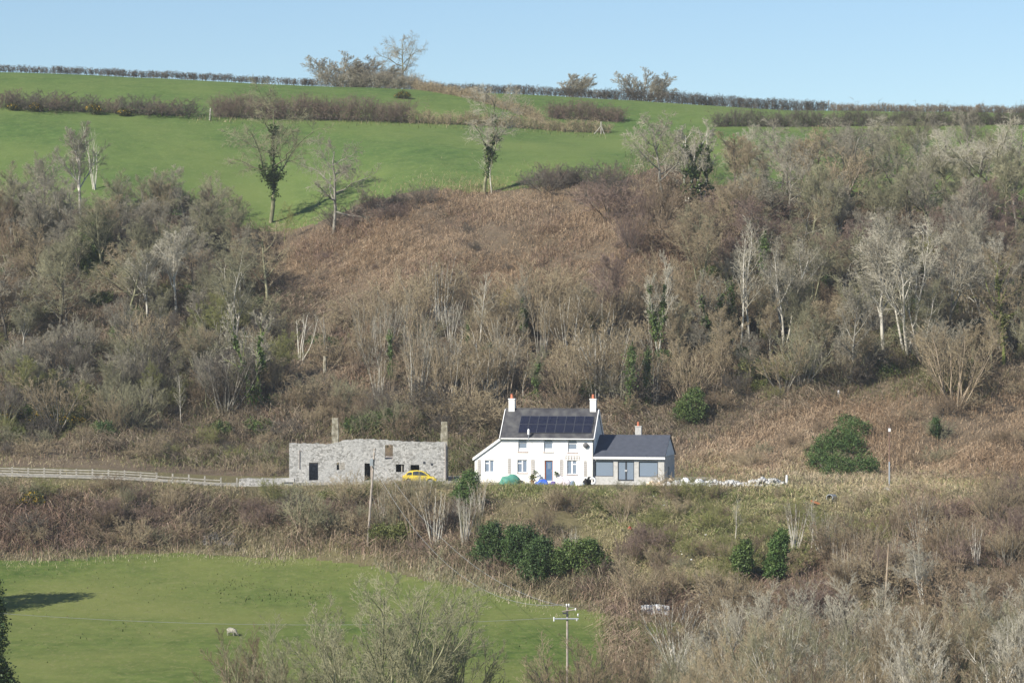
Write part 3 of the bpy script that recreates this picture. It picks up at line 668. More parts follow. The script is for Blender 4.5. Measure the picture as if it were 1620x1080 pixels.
kind("ivyfork", 3, ivy=(.02, .7, .30, .045, 200), stems=2, tilt=.16, kids=[9, 8, 7, 5], start=[.35, .2, .15, .1], ang=[36, 40, 40, 40], ratio=[.42, .48, .5, .5], up=[.06, .08, .06, .05], wob=[.08, .14, .14, .16], L0=9, segs_n=[7, 5, 3, 2, 1], r0=.14, rtw=.014, maxl=4)
kind("birch", 3, stems=1, kids=[22, 7, 5], start=[.3, .15, .1], ang=[38, 34, 34], ratio=[.30, .42, .5], up=[.04, .10, .05], wob=[.05, .1, .15], L0=10, segs_n=[9, 4, 2, 1], r0=.11, rtw=.015, maxl=3, split=1)
kind("poles", 3, stems=13, tilt=.20, kids=[7, 4], start=[.45, .1], ang=[24, 30], ratio=[.26, .5], up=[.06, .1, .05], wob=[.035, .08, .1], L0=6.5, segs_n=[6, 3, 1], r0=.05, rtw=.014, maxl=2, split=1)
kind("fan", 4, stems=14, tilt=.62, kids=[7, 6, 4], start=[.25, .2, .1], ang=[26, 32, 34], ratio=[.5, .46, .5], up=[.05, .06, .04, .02], wob=[.07, .1, .12, .15], L0=4.6, segs_n=[5, 3, 2, 1], r0=.055, rtw=.014, maxl=3, split=1)
kind("wind", 2, stems=3, tilt=.5, lean=(.35, .0), kids=[9, 8, 7, 4], start=[.25, .2, .1, .1], ang=[48, 45, 40, 36], ratio=[.62, .5, .5, .5], up=[.02, .01, .02, .0], wob=[.12, .14, .14, .15], L0=4.6, segs_n=[5, 4, 3, 2, 1], r0=.16, rtw=.022, maxl=4)
kind("sweep", 3, stems=10, tilt=.85, lean=(.22, 0), kids=[9, 8, 6, 3], start=[.2, .15, .1, .05], ang=[30, 32, 34, 34], ratio=[.5, .5, .55, .6], up=[.0, .05, .05, .02], wob=[.08, .1, .12, .15], L0=5, segs_n=[5, 4, 3, 2, 1], r0=.10, rtw=.019, maxl=4)
kind("leaner", 1, stems=4, tilt=.26, lean=(.10, 0), kids=[7, 4], start=[.3, .2], ang=[26, 32], ratio=[.38, .5], up=[.04, .08, .03], wob=[.05, .1, .14], L0=8.5, segs_n=[7, 4, 2], r0=.075, rtw=.016, maxl=2, split=1)
kind("dome", 4, stems=18, tilt=1.15, kids=[7, 6, 3], start=[.15, .15, .1], ang=[42, 44, 44], ratio=[.55, .45, .5], up=[.03, .03, .02, .0], wob=[.14, .18, .2, .2], L0=2.6, segs_n=[4, 3, 2, 1], r0=.035, rtw=.015, maxl=3, split=1)
kind("snag", 2, stems=4, tilt=.55, kids=[4, 3], start=[.35, .3], ang=[34, 34], ratio=[.4, .4], up=[.10, .08, .0], wob=[.12, .16, .2], L0=4, segs_n=[6, 3, 2], r0=.085, rtw=.018, maxl=2, split=1)
kind("ivystump", 3, ivy=(-.1, 1.1, .62, .0, 420), stems=1, kids=[7, 5, 4], start=[.3, .2, .1], ang=[40, 40, 40], ratio=[.28, .5, .5], up=[.08, .08, .05, .03], wob=[.08, .15, .15, .15], L0=7, segs_n=[7, 3, 2, 1], r0=.16, rtw=.016, maxl=3, split=1)
kind("big", 2, stems=11, tilt=.58, kids=[8, 7, 7, 4], start=[.3, .2, .15, .1], ang=[32, 32, 34, 34], ratio=[.5, .46, .5, .55], up=[.05, .09, .08, .05], wob=[.07, .1, .12, .15], L0=11.5, segs_n=[7, 5, 3, 2, 1], r0=.13, rtw=.012, maxl=4)
kind("willow", 4, stems=13, tilt=.50, kids=[7, 6, 5, 3], start=[.3, .2, .1, .1], ang=[26, 28, 28, 28], ratio=[.5, .52, .6, .6], up=[.05, .12, .12, .08], wob=[.07, .1, .12, .15], L0=7, segs_n=[6, 4, 3, 2, 1], r0=.085, rtw=.010, maxl=4)

NAMES = {"oak": "bare_tree", "ivyoak": "ivy_clad_tree", "ash": "bare_tree", "fork": "bare_tree", "ivyfork": "ivy_clad_tree", "birch": "birch_tree", "poles": "sapling_clump", "fan": "hazel_bush",
         "leaner": "birch_tree", "wind": "windswept_tree", "sweep": "windswept_tree", "dome": "bare_bush", "snag": "broken_tree", "ivystump": "ivy_clad_tree", "big": "bare_tree", "willow": "willow_bush"}
CATS = {"sapling_clump": "saplings", "hazel_bush": "bush", "bare_bush": "bush", "willow_bush": "bush"}
def tree(kd, u, v, Hpx, label, group=None, bark="grey", twig="grey", ivy="ivy", Y=None, var=None, rot=None, sxy=1.0):
    p = G(u, v) if Y is None else atY(u, Y)
    d = KINDS[kd][R.randrange(len(KINDS[kd])) if var is None else var % len(KINDS[kd])]
    H = Hpx / FPX * p.y if Y is None else Hpx
    s = H / d["H"]; nm = NAMES[kd]
    e = empty(nm, p, R.uniform(0, 6.28) if rot is None else rot, label, CATS.get(nm, "tree"), group)
    k = s * sxy * R.uniform(.94, 1.06); e.scale = (k, k, s)
    for part, mk, me in (("trunk" if CATS.get(nm) is None else "stems", "bark_" + bark, d["trunk"]), ("crown", "twig_" + twig, d["crown"]), ("ivy", "leaf_" + ivy, d["ivy"])):
        if me is None: continue
        o = link(part, me, e)
        if not me.materials: me.materials.append(M[mk])
        o.material_slots[0].link = 'OBJECT'; o.material_slots[0].material = M[mk]
    return e

# --- leafy evergreens: lumps of small leaves through the crown's volume
def bush_cloud(lumps, n, size, seed, hollow=.55):
    rr = np.random.default_rng(seed); pts = []; tot = sum(a[3] * a[4] * a[5] for a in lumps) ** 1
    for (x, y, z, rx_, ry_, rz_) in lumps:
        k = int(n * (rx_ * ry_ * rz_) ** .75 / sum((b[3] * b[4] * b[5]) ** .75 for b in lumps))
        d = rr.normal(size=(k, 3)); d /= np.linalg.norm(d, axis=1, keepdims=True)
        r = hollow + (1 - hollow) * rr.random((k, 1)) ** .6
        wob = 1 + .22 * np.sin(d[:, :1] * 7 + seed) * np.sin(d[:, 1:2] * 6 + 1) + .14 * np.sin(d[:, 2:3] * 9 + d[:, :1] * 5 + seed)
        # twiggy sprays: gather leaves round random sub centres
        q = d * r * wob * np.array([rx_, ry_, rz_]) + np.array([x, y, z])
        q = q + rr.normal(size=(k, 3)) * .12; pts.append(q[q[:, 2] > -.3])
    return leaf_cloud("foliage", np.concatenate(pts), size, rr)
def evergreen(name, u, v, lumps_px, label, leaf="laurel", n=2600, size=.2, cat="bush", group=None, Y=None, seed=None, flower=None, stem="dark", onground=False):
    """lumps_px: (du, dv_up, half width px, half height px) at the distance of the foot"""
    p = G(u, v) if Y is None else atY(u, Y); k = p.y / FPX; rr = random.Random(hash_(label))
    lumps = [(a * k, rr.uniform(-.4, .4) * c * k, b * k, c * k, c * k * .9, d * k) for a, b, c, d in lumps_px]
    if onground:
        lumps = [(*(G(a, b) + Vector((0, 0, c * k * .35)) - p), c * k, c * k * .8, d * k) for a, b, c, d in lumps_px]
    e = empty(name, p, 0, label, cat, group)
    link("foliage", bush_cloud(lumps, int(n * 3.2), size * .54, hash_(label) % 999), e, M["leaf_" + leaf])
    mb = MB()
    for (x, y, z, *_r) in lumps[:6]: mb.tube([(x * .3, y * .3, -.3), (x * .7, y * .7, z * .5), (x, y, z)], [.09, .06, .02], 5)
    mb.build("stems", M["bark_" + stem], e)
    if flower:
        r3 = np.random.default_rng(3); pts = []
        for (x, y, z, a, b, c) in lumps:
            m_ = int(flower * a * c * 40); d = r3.normal(size=(m_, 3)); d /= np.linalg.norm(d, axis=1, keepdims=True); d[:, 1] = -abs(d[:, 1]) ; d[:, 2] = np.abs(d[:, 2]) - .25
            pts.append(d * np.array([a, b, c]) * r3.uniform(.9, 1.08, (m_, 1)) + np.array([x, y, z]))
        link("blossom", leaf_cloud("blossom", np.concatenate(pts), size * .75, r3), e, M["leaf_flower" if flower < 9 else "leaf_catkin"])
    return e
# ------------------------------------------------------------------ uncountable ground cover
def in_poly(P, n):
    P = np.asarray(P, float); lo, hi = P.min(0), P.max(0); x, y = P[:, 0], P[:, 1]; x2, y2 = np.roll(x, -1), np.roll(y, -1)
    area = abs((x * y2 - x2 * y).sum()) / 2; want = int(area * n); out = []
    got = 0
    while got < want:
        q = rng.random((want * 2 + 50, 2)) * (hi - lo) + lo; ins = np.zeros(len(q), bool)
        for a, b, c, d in zip(x, y, x2, y2):
            cr = ((b > q[:, 1]) != (d > q[:, 1])) & (q[:, 0] < (c - a) * (q[:, 1] - b) / (d - b + 1e-12) + a); ins ^= cr
        q = q[ins]; out.append(q); got += len(q)
    return np.concatenate(out)[:want]
def soften(q, s): return q + rng.normal(size=q.shape) * s
def clear(P):       # keep plants off the buildings, the car and the track
    x, y = P[:, 0], P[:, 1]
    lx = (x - HB.x) * math.cos(HYAW) - (y - HB.y) * math.sin(HYAW); ly = (x - HB.x) * math.sin(HYAW) + (y - HB.y) * math.cos(HYAW)
    a = (lx > -3.6) & (lx < 18.6) & (ly > -1.2) & (ly < 8.6)
    b = (x > RB.x - .6) & (x < RB.x + RW + .6) & (y > 318.2) & (y < 328)
    c = (x > car.location.x - 2.2) & (x < car.location.x + 2.2) & (y > 317.2) & (y < 320)
    uu = CX + FPX * x / y; d = (uu < 372) & (y > 316.6) & (y < 322)
    return P[~(a | b | c | d)]
def strands(name, label, polys, h, wd, lean, cols, soft=8, arch=0, per=1):
    V, Cc = [], []; cols = np.array(cols)
    for P, n in polys:
        q = soften(in_poly(P, n), soft); g = clear(ground(q[:, 0], q[:, 1])); m = len(g)
        keep = bumps(g[:, 0] * .9 + 13, g[:, 1] * .9 + 7) + rng.normal(size=m) * .45 > -.62; g = g[keep]; m = len(g)
        clump = .6 + .75 * np.clip(bumps(g[:, 0] * 1.9, g[:, 1] * 1.9) + .3, -.5, 1)
        for _ in range(per):
            b = g + np.concatenate([rng.normal(size=(m, 2)) * .18, np.zeros((m, 1)) - .08], 1)
            az = np.where(rng.random(m) < .6, bumps(g[:, 0] * .35 + 9, g[:, 1] * .35) * 4 + rng.normal(size=m) * .7, rng.random(m) * 2 * math.pi); ln = np.abs(rng.normal(size=m)) * lean
            hh = rng.uniform(h[0], h[1], m) * clump; nc = len(cols)
            d = np.stack([np.cos(az) * np.sin(ln), np.sin(az) * np.sin(ln), np.cos(ln)], 1)
            s = np.stack([-np.sin(az + rng.normal(size=m)), np.cos(az + rng.normal(size=m)), np.zeros(m)], 1) * wd * rng.uniform(.6, 1.4, (m, 1))
            t = b + d * hh[:, None]
            k = rng.integers(0, len(cols), m); patch = bumps(g[:, 0] * .6 + 40, g[:, 1] * .6)
            k = np.where(rng.random(m) < .65, np.clip(((patch + .7) / 1.4 * nc + rng.normal(size=m) * .9).astype(int), 0, nc - 1), k)
            c = cols[k] * rng.uniform(.82, 1.18, (m, 1))
            if arch:
                t2 = t + np.stack([np.cos(az) * hh * .9, np.sin(az) * hh * .9, -hh * rng.uniform(.1, .7, m)], 1)
                V.append(np.stack([b - s, b + s, t], 1).reshape(-1, 3)); V.append(np.stack([t - s, t + s, t2], 1).reshape(-1, 3)); c = np.repeat(c, 3, 0); Cc += [c, c]
            else:
                V.append(np.stack([b - s, b + s, t], 1).reshape(-1, 3)); Cc.append(np.repeat(c, 3, 0))
    V = np.concatenate(V); o = link(name, np_mesh(name, V, np.arange(len(V)).reshape(-1, 3), col=np.concatenate(Cc)), None, M["attr"])
    return tag(o, label, None, None, "stuff")
TANS = [(.23, .155, .095), (.29, .20, .125), (.35, .25, .16), (.41, .30, .20), (.46, .345, .235), (.50, .40, .285)]
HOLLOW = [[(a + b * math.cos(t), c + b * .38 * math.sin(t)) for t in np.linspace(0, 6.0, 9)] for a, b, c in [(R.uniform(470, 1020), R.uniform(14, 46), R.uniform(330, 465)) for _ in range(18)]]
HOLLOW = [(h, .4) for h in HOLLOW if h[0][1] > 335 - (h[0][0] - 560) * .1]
GREYS = [(.10, .12, .045), (.15, .145, .07), (.15, .12, .085), (.20, .165, .115), (.25, .20, .145), (.30, .25, .19), (.24, .165, .115)]
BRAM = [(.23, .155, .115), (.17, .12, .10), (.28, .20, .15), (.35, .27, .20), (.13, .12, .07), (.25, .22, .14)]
GRN = [(.18, .20, .075), (.13, .17, .055), (.27, .25, .12), (.38, .33, .18), (.44, .38, .24), (.34, .29, .2)]
strands("dead_bracken", "flattened brown bracken and dead grass on the open middle slope", [
    ([(425, 380), (560, 338), (700, 303), (850, 300), (1000, 300), (1090, 340), (1120, 430), (1010, 470), (840, 480), (700, 462), (560, 475), (430, 462)], 1.05),
    ([(1085, 730), (1180, 655), (1300, 625), (1640, 600), (1640, 775), (1400, 768), (1250, 745), (1100, 758)], 1.05),
    ([(460, 690), (500, 650), (600, 630), (640, 690)], .3)], (.4, 1.0), .019, .95, TANS, soft=18, arch=1)
strands("undergrowth", "tangled grey brown undergrowth beneath the bare woodland trees", [
    ([(-20, 335), (150, 335), (300, 350), (430, 370), (430, 470), (560, 470), (700, 462), (850, 475), (1000, 470), (1120, 430), (1080, 340), (985, 262), (1100, 215), (1135, 300), (1640, 340), (1640, 620), (1300, 630), (1100, 700), (790, 700), (440, 700), (-20, 725)], .65), ([(700, 690), (770, 690), (760, 754), (704, 754)], .9), ([(220, 700), (460, 700), (460, 742), (330, 738), (220, 730)], .6)],
    (.4, 1.5), .03, .5, GREYS, arch=1)
strands("bank_grass", "rough yellow green grass on the bank below the house", [
    ([(930, 772), (1250, 768), (1430, 775), (1420, 850), (1160, 930), (1060, 945), (960, 880), (900, 790)], 1.1),
    ([(430, 764), (640, 764), (780, 766), (930, 770), (930, 790), (700, 790), (430, 788)], 1.2), ([(-20, 757), (380, 772), (380, 785), (-20, 770)], .8),
    ([(-20, 722), (440, 726), (440, 738), (-20, 734)], .5), ([(1070, 740), (1130, 715), (1185, 730), (1190, 752), (1080, 758)], .8), ([(1240, 720), (1280, 700), (1400, 735), (1400, 755), (1240, 755)], .7), ([(1420, 740), (1520, 755), (1500, 790), (1400, 785)], .7), ([(1090, 755), (1420, 752), (1640, 755), (1640, 790), (1420, 780), (1250, 768)], .9)], (.25, .7), .026, .8, GRN, soft=6, arch=1)
strands("brambles_and_shade", "low brown and purplish bramble tangle on the bank, plus painted tree shade", [
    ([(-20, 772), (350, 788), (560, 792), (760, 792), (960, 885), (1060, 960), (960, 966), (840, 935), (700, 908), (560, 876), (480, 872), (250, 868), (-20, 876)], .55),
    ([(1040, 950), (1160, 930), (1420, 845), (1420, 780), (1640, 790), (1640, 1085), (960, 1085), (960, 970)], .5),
    ([(430, 452), (520, 462), (640, 492), (560, 512), (430, 505)], .35), ([(560, 330), (640, 312), (700, 306), (690, 322), (600, 345), (530, 368)], .4), ([(725, 375), (790, 378), (790, 392), (725, 395)], .3), ([(1130, 330), (1260, 318), (1250, 380), (1080, 420), (960, 400), (1000, 345)], .4), *HOLLOW], (.5, 1.5), .026, .55, BRAM, arch=1)  # first patch here paints tree shadow on the bracken with dark strands
strands("field_edge_grass", "pale dead grass fringe along the top of the lower pasture", [
    ([(-20, 868), (150, 868), (330, 860), (480, 872), (560, 874), (700, 905), (900, 955), (1050, 975), (1050, 985), (880, 970), (690, 921), (560, 887), (430, 897), (300, 878), (-20, 894)], .55)],
    (.2, .6), .03, .6, [(.33, .29, .20), (.24, .23, .12), (.17, .18, .075), (.38, .33, .25)], soft=5)
strands("pasture_tussocks", "scattered darker grass tussocks in the lower pasture", [
    ([(320, 890), (560, 885), (600, 925), (500, 960), (350, 950)], .10), ([(30, 890), (320, 880), (350, 990), (40, 1060)], .02), ([(560, 890), (860, 960), (860, 1080), (400, 1080), (420, 960)], .015)],
    (.12, .3), .07, .7, [(.06, .08, .025), (.09, .11, .035), (.14, .135, .06)], soft=6)
strands("hill_field_edge", "pale grass growing along the lower edge of the hill pasture", [
    ([(420, 362), (560, 326), (700, 298), (850, 292), (985, 282), (985, 300), (850, 304), (700, 306), (560, 335), (420, 374)], .35), ([(300, 186), (640, 193), (960, 212), (960, 217), (640, 198), (300, 191)], .5)],
    (.25, .8), .04, .5, [(.30, .25, .17), (.20, .19, .09), (.15, .16, .06)], soft=3)

# ------------------------------------------------------------------ hedges
def hedge(label, us, Yo, h, wid, per_m, col, stem_frac=.35, ragged=.15, tw=.018, name="hedge", red=None):
    U = np.linspace(us[0], us[1], int((us[1] - us[0]) / 2)); A = np.array([[*(atY(u, Yo(u) if callable(Yo) else Yo))] for u in U])
    if red is not None: pass
    seglen = np.linalg.norm(np.diff(A, axis=0), axis=1); n = int(seglen.sum() * per_m)
    t = rng.random(n) * (len(A) - 1); i = t.astype(int); f = (t - i)[:, None]; B = A[i] * (1 - f) + A[i + 1] * f
    hv = h * (1 + ragged * (np.sin(B[:, 0] * .7) * .5 + np.sin(B[:, 0] * 1.9 + 2) * .5) + ragged * .5 * rng.normal(size=n))
    B[:, 1] += rng.normal(size=n) * wid * .35; B[:, 2] = height(B[:, 0], B[:, 1]) - .1
    if ragged < .2: kp = bumps(B[:, 0] * .9, B[:, 1] * .3) + rng.normal(size=n) * .3 > -.75; B, hv = B[kp], hv[kp]; n = len(B)
    T = B + np.stack([rng.normal(size=n) * .34 * h, rng.normal(size=n) * .2 * h, hv * rng.uniform(.75, 1.05, n)], 1)
    stem = np.arange(n) % 2 == 0
    V1, F1 = tubes(B[stem], T[stem], np.full(stem.sum(), .022), np.full(stem.sum(), .010), 3)
    k = 11; C = []; E = []
    for _ in range(k):
        g = rng.uniform(stem_frac, .98, (n, 1)); c = B * (1 - g) + T * g
        d = rng.normal(size=(n, 3)) * np.array([.8, .6, .55]) + np.array([0, 0, .35]); d /= np.linalg.norm(d, axis=1, keepdims=True)
        e = c + d * rng.uniform(.12, .42, (n, 1)) * h; e[:, 2] = np.minimum(e[:, 2], B[:, 2] + hv * 1.06); C.append(c); E.append(e)
    C = np.concatenate(C); E = np.concatenate(E); V2, F2 = tubes(C, E, np.full(len(C), tw), np.full(len(C), tw * .4), 3)
    m = len(A) // 2; root = empty(name, A[m], 0, label, "hedge"); off = A[m]
    link("stems", np_mesh("stems", V1 - off, F1), root, M["bark_dark"]); link("twigs", np_mesh("twigs", V2 - off, F2), root, M["twig_" + col])
    return root
rY = lambda u: 523.5
hedge("trimmed bare hedge on the skyline at the left, showing sky through its stems", (-60, 500), rY, 1.4, .9, 22, "dark", .22, .12, .024)
hedge("taller overgrown hedge on the skyline beneath the leaning tree", (500, 662), rY, 2.6, 1.4, 32, "grey", .1, .25, .022)
hedge("thin trimmed hedge on the skyline from the leaning tree to the pair of windswept trees", (670, 960), rY, 1.65, .9, 26, "dark", .1, .12, .022)
hedge("dense dark hedge with fence stakes on the skyline at the right", (955, 1310), rY, 2.0, 1.1, 32, "dark", .05, .14, .022)
hedge("low reddish hedge at the right end of the skyline", (1310, 1680), rY, 1.4, 1.2, 30, "red", .05, .2, .022)
hedge("broad dark hedge below the skyline hedge, edging the right hand field", (1128, 1680), lambda u: 484.0, 2.4, 1.8, 30, "dark", .08, .42, .02)
hedge("tall fuzzy purple grey thicket hedge between the two upper fields", (338, 650), lambda u: 480.0, 3.5, 2.4, 34, "purple", .12, .22, .018)
hedge("low brown hedge with tan grass running on from the fuzzy thicket hedge", (648, 965), lambda u: 480.0, 1.9, 1.8, 26, "tan", .08, .3, .02)
hedge("ragged hedge climbing the old bank from the low brown hedge to the skyline", (655, 858), lambda u: 522 - (u - 655) * .17, 1.5, 2.2, 30, "tan", .05, .4, .02)
hedge("short dark thicket hedge at the right corner of the middle field", (868, 985), lambda u: 492.0, 2.6, 2.4, 34, "purple", .08, .3, .02)
# the gapped low hedge at the left: separate bushes in a row
for i, (u, hh, wdt) in enumerate(((8, 30, 1.5), (38, 27, 1.5), (66, 30, 1.6), (94, 26, 1.5), (118, 24, 1.3), (150, 27, 1.3), (178, 24, 1.2), (203, 28, 1.2), (228, 30, 1.5), (258, 26, 1.5), (292, 27, 1.7))):
    tree("dome", u, None, hh * 479 / FPX * 1.02, "dark rounded hedge bush in the broken row along the upper left field", "bushes in the broken hedge row", "dark", "dark" if i % 3 else "purple", Y=479.5, sxy=wdt)
for u, w_, h_, l in ((20, 9, 6, "gorse bush in yellow flower at the left end of the broken hedge row"), (56, 10, 8, "large gorse bush in yellow flower beside the first gap of the broken hedge row"), (148, 12, 9, "gorse bush in yellow flower midway along the broken hedge row"), (196, 10, 6, "low gorse bush in yellow flower under the taller hedge bushes")):
    evergreen("gorse_bush", u, None, [(0, h_, w_, h_), (w_ * .6, h_ * .7, w_ * .6, h_ * .6)], l, "gorse", 500, .16, Y=477.5, flower=1.6)
for (u, v, w_, h_, l) in ((50, 806, 17, 17, "big gorse bush flowering orange yellow on the bank below the fence"), (18, 668, 14, 15, "gorse bush with yellow flowers low on the wooded slope at the far left"), (62, 672, 17, 13, "wide gorse bush with few yellow flowers low on the left slope"), (110, 676, 22, 12, "sprawling gorse bush fading into brown scrub on the left slope"), (637, 156, 10, 6, "orange gorse bush on the old bank under the leaning tree"), (428, 186, 8, 7, "small gorse bush in front of the fuzzy thicket hedge")):
    evergreen("gorse_bush", u, v, [(0, h_, w_, h_), (-w_ * .7, h_ * .6, w_ * .7, h_ * .6), (w_ * .7, h_ * .9, w_ * .6, h_ * .7)], l, "gorse", 900, .15, flower=1.2)
# skyline fence stakes
for i, u in enumerate((212, 256, 293, 320, 760, 828, 945, 1012, 1045, 1080, 1122, 1158, 1192, 1222, 1276, 1311, 1349, 1378, 1410, 1443)):
    b_ = atY(u, 524.5); tall = u == 1311
    tag(MB().tube([(b_.x, b_.y, b_.z - .3), (b_.x + .03, b_.y, b_.z + .8), (b_.x + .04, b_.y, b_.z + (2.0 if tall else 1.25))], [.09, .085, .08], 6).build("fence_stake", M["wood"]),
        "tallest pale stake in the gap of the right skyline hedge" if tall else "pale fence stake standing against the skyline hedge", "stake", None if tall else "stakes along the skyline hedge")
tag(MB().tube([(*(atY(332, 477)),), tuple(atY(332, 477) + Vector((.12, 0, 1.9)))], [.14, .12], 7).build("gatepost", M["wood"]), "pale gatepost in the gap between broken hedge row and fuzzy thicket", "post")
b_ = atY(951, 478); brk = empty("fence_brace", b_, 0, "pale timber fence corner brace at the right end of the middle field", "fence")
MB().tube([(.0, 0, -.3), (.0, 0, 2.0)], .11, 6).build("post", M["wood"], brk); MB().tube([(-1.2, -.1, -.1), (0, -.1, 1.3)], .08, 6).build("strut", M["wood"], brk); MB().tube([(.55, -.1, -.1), (0.02, -.13, 1.3)], .08, 6).build("strut", M["wood"], brk)

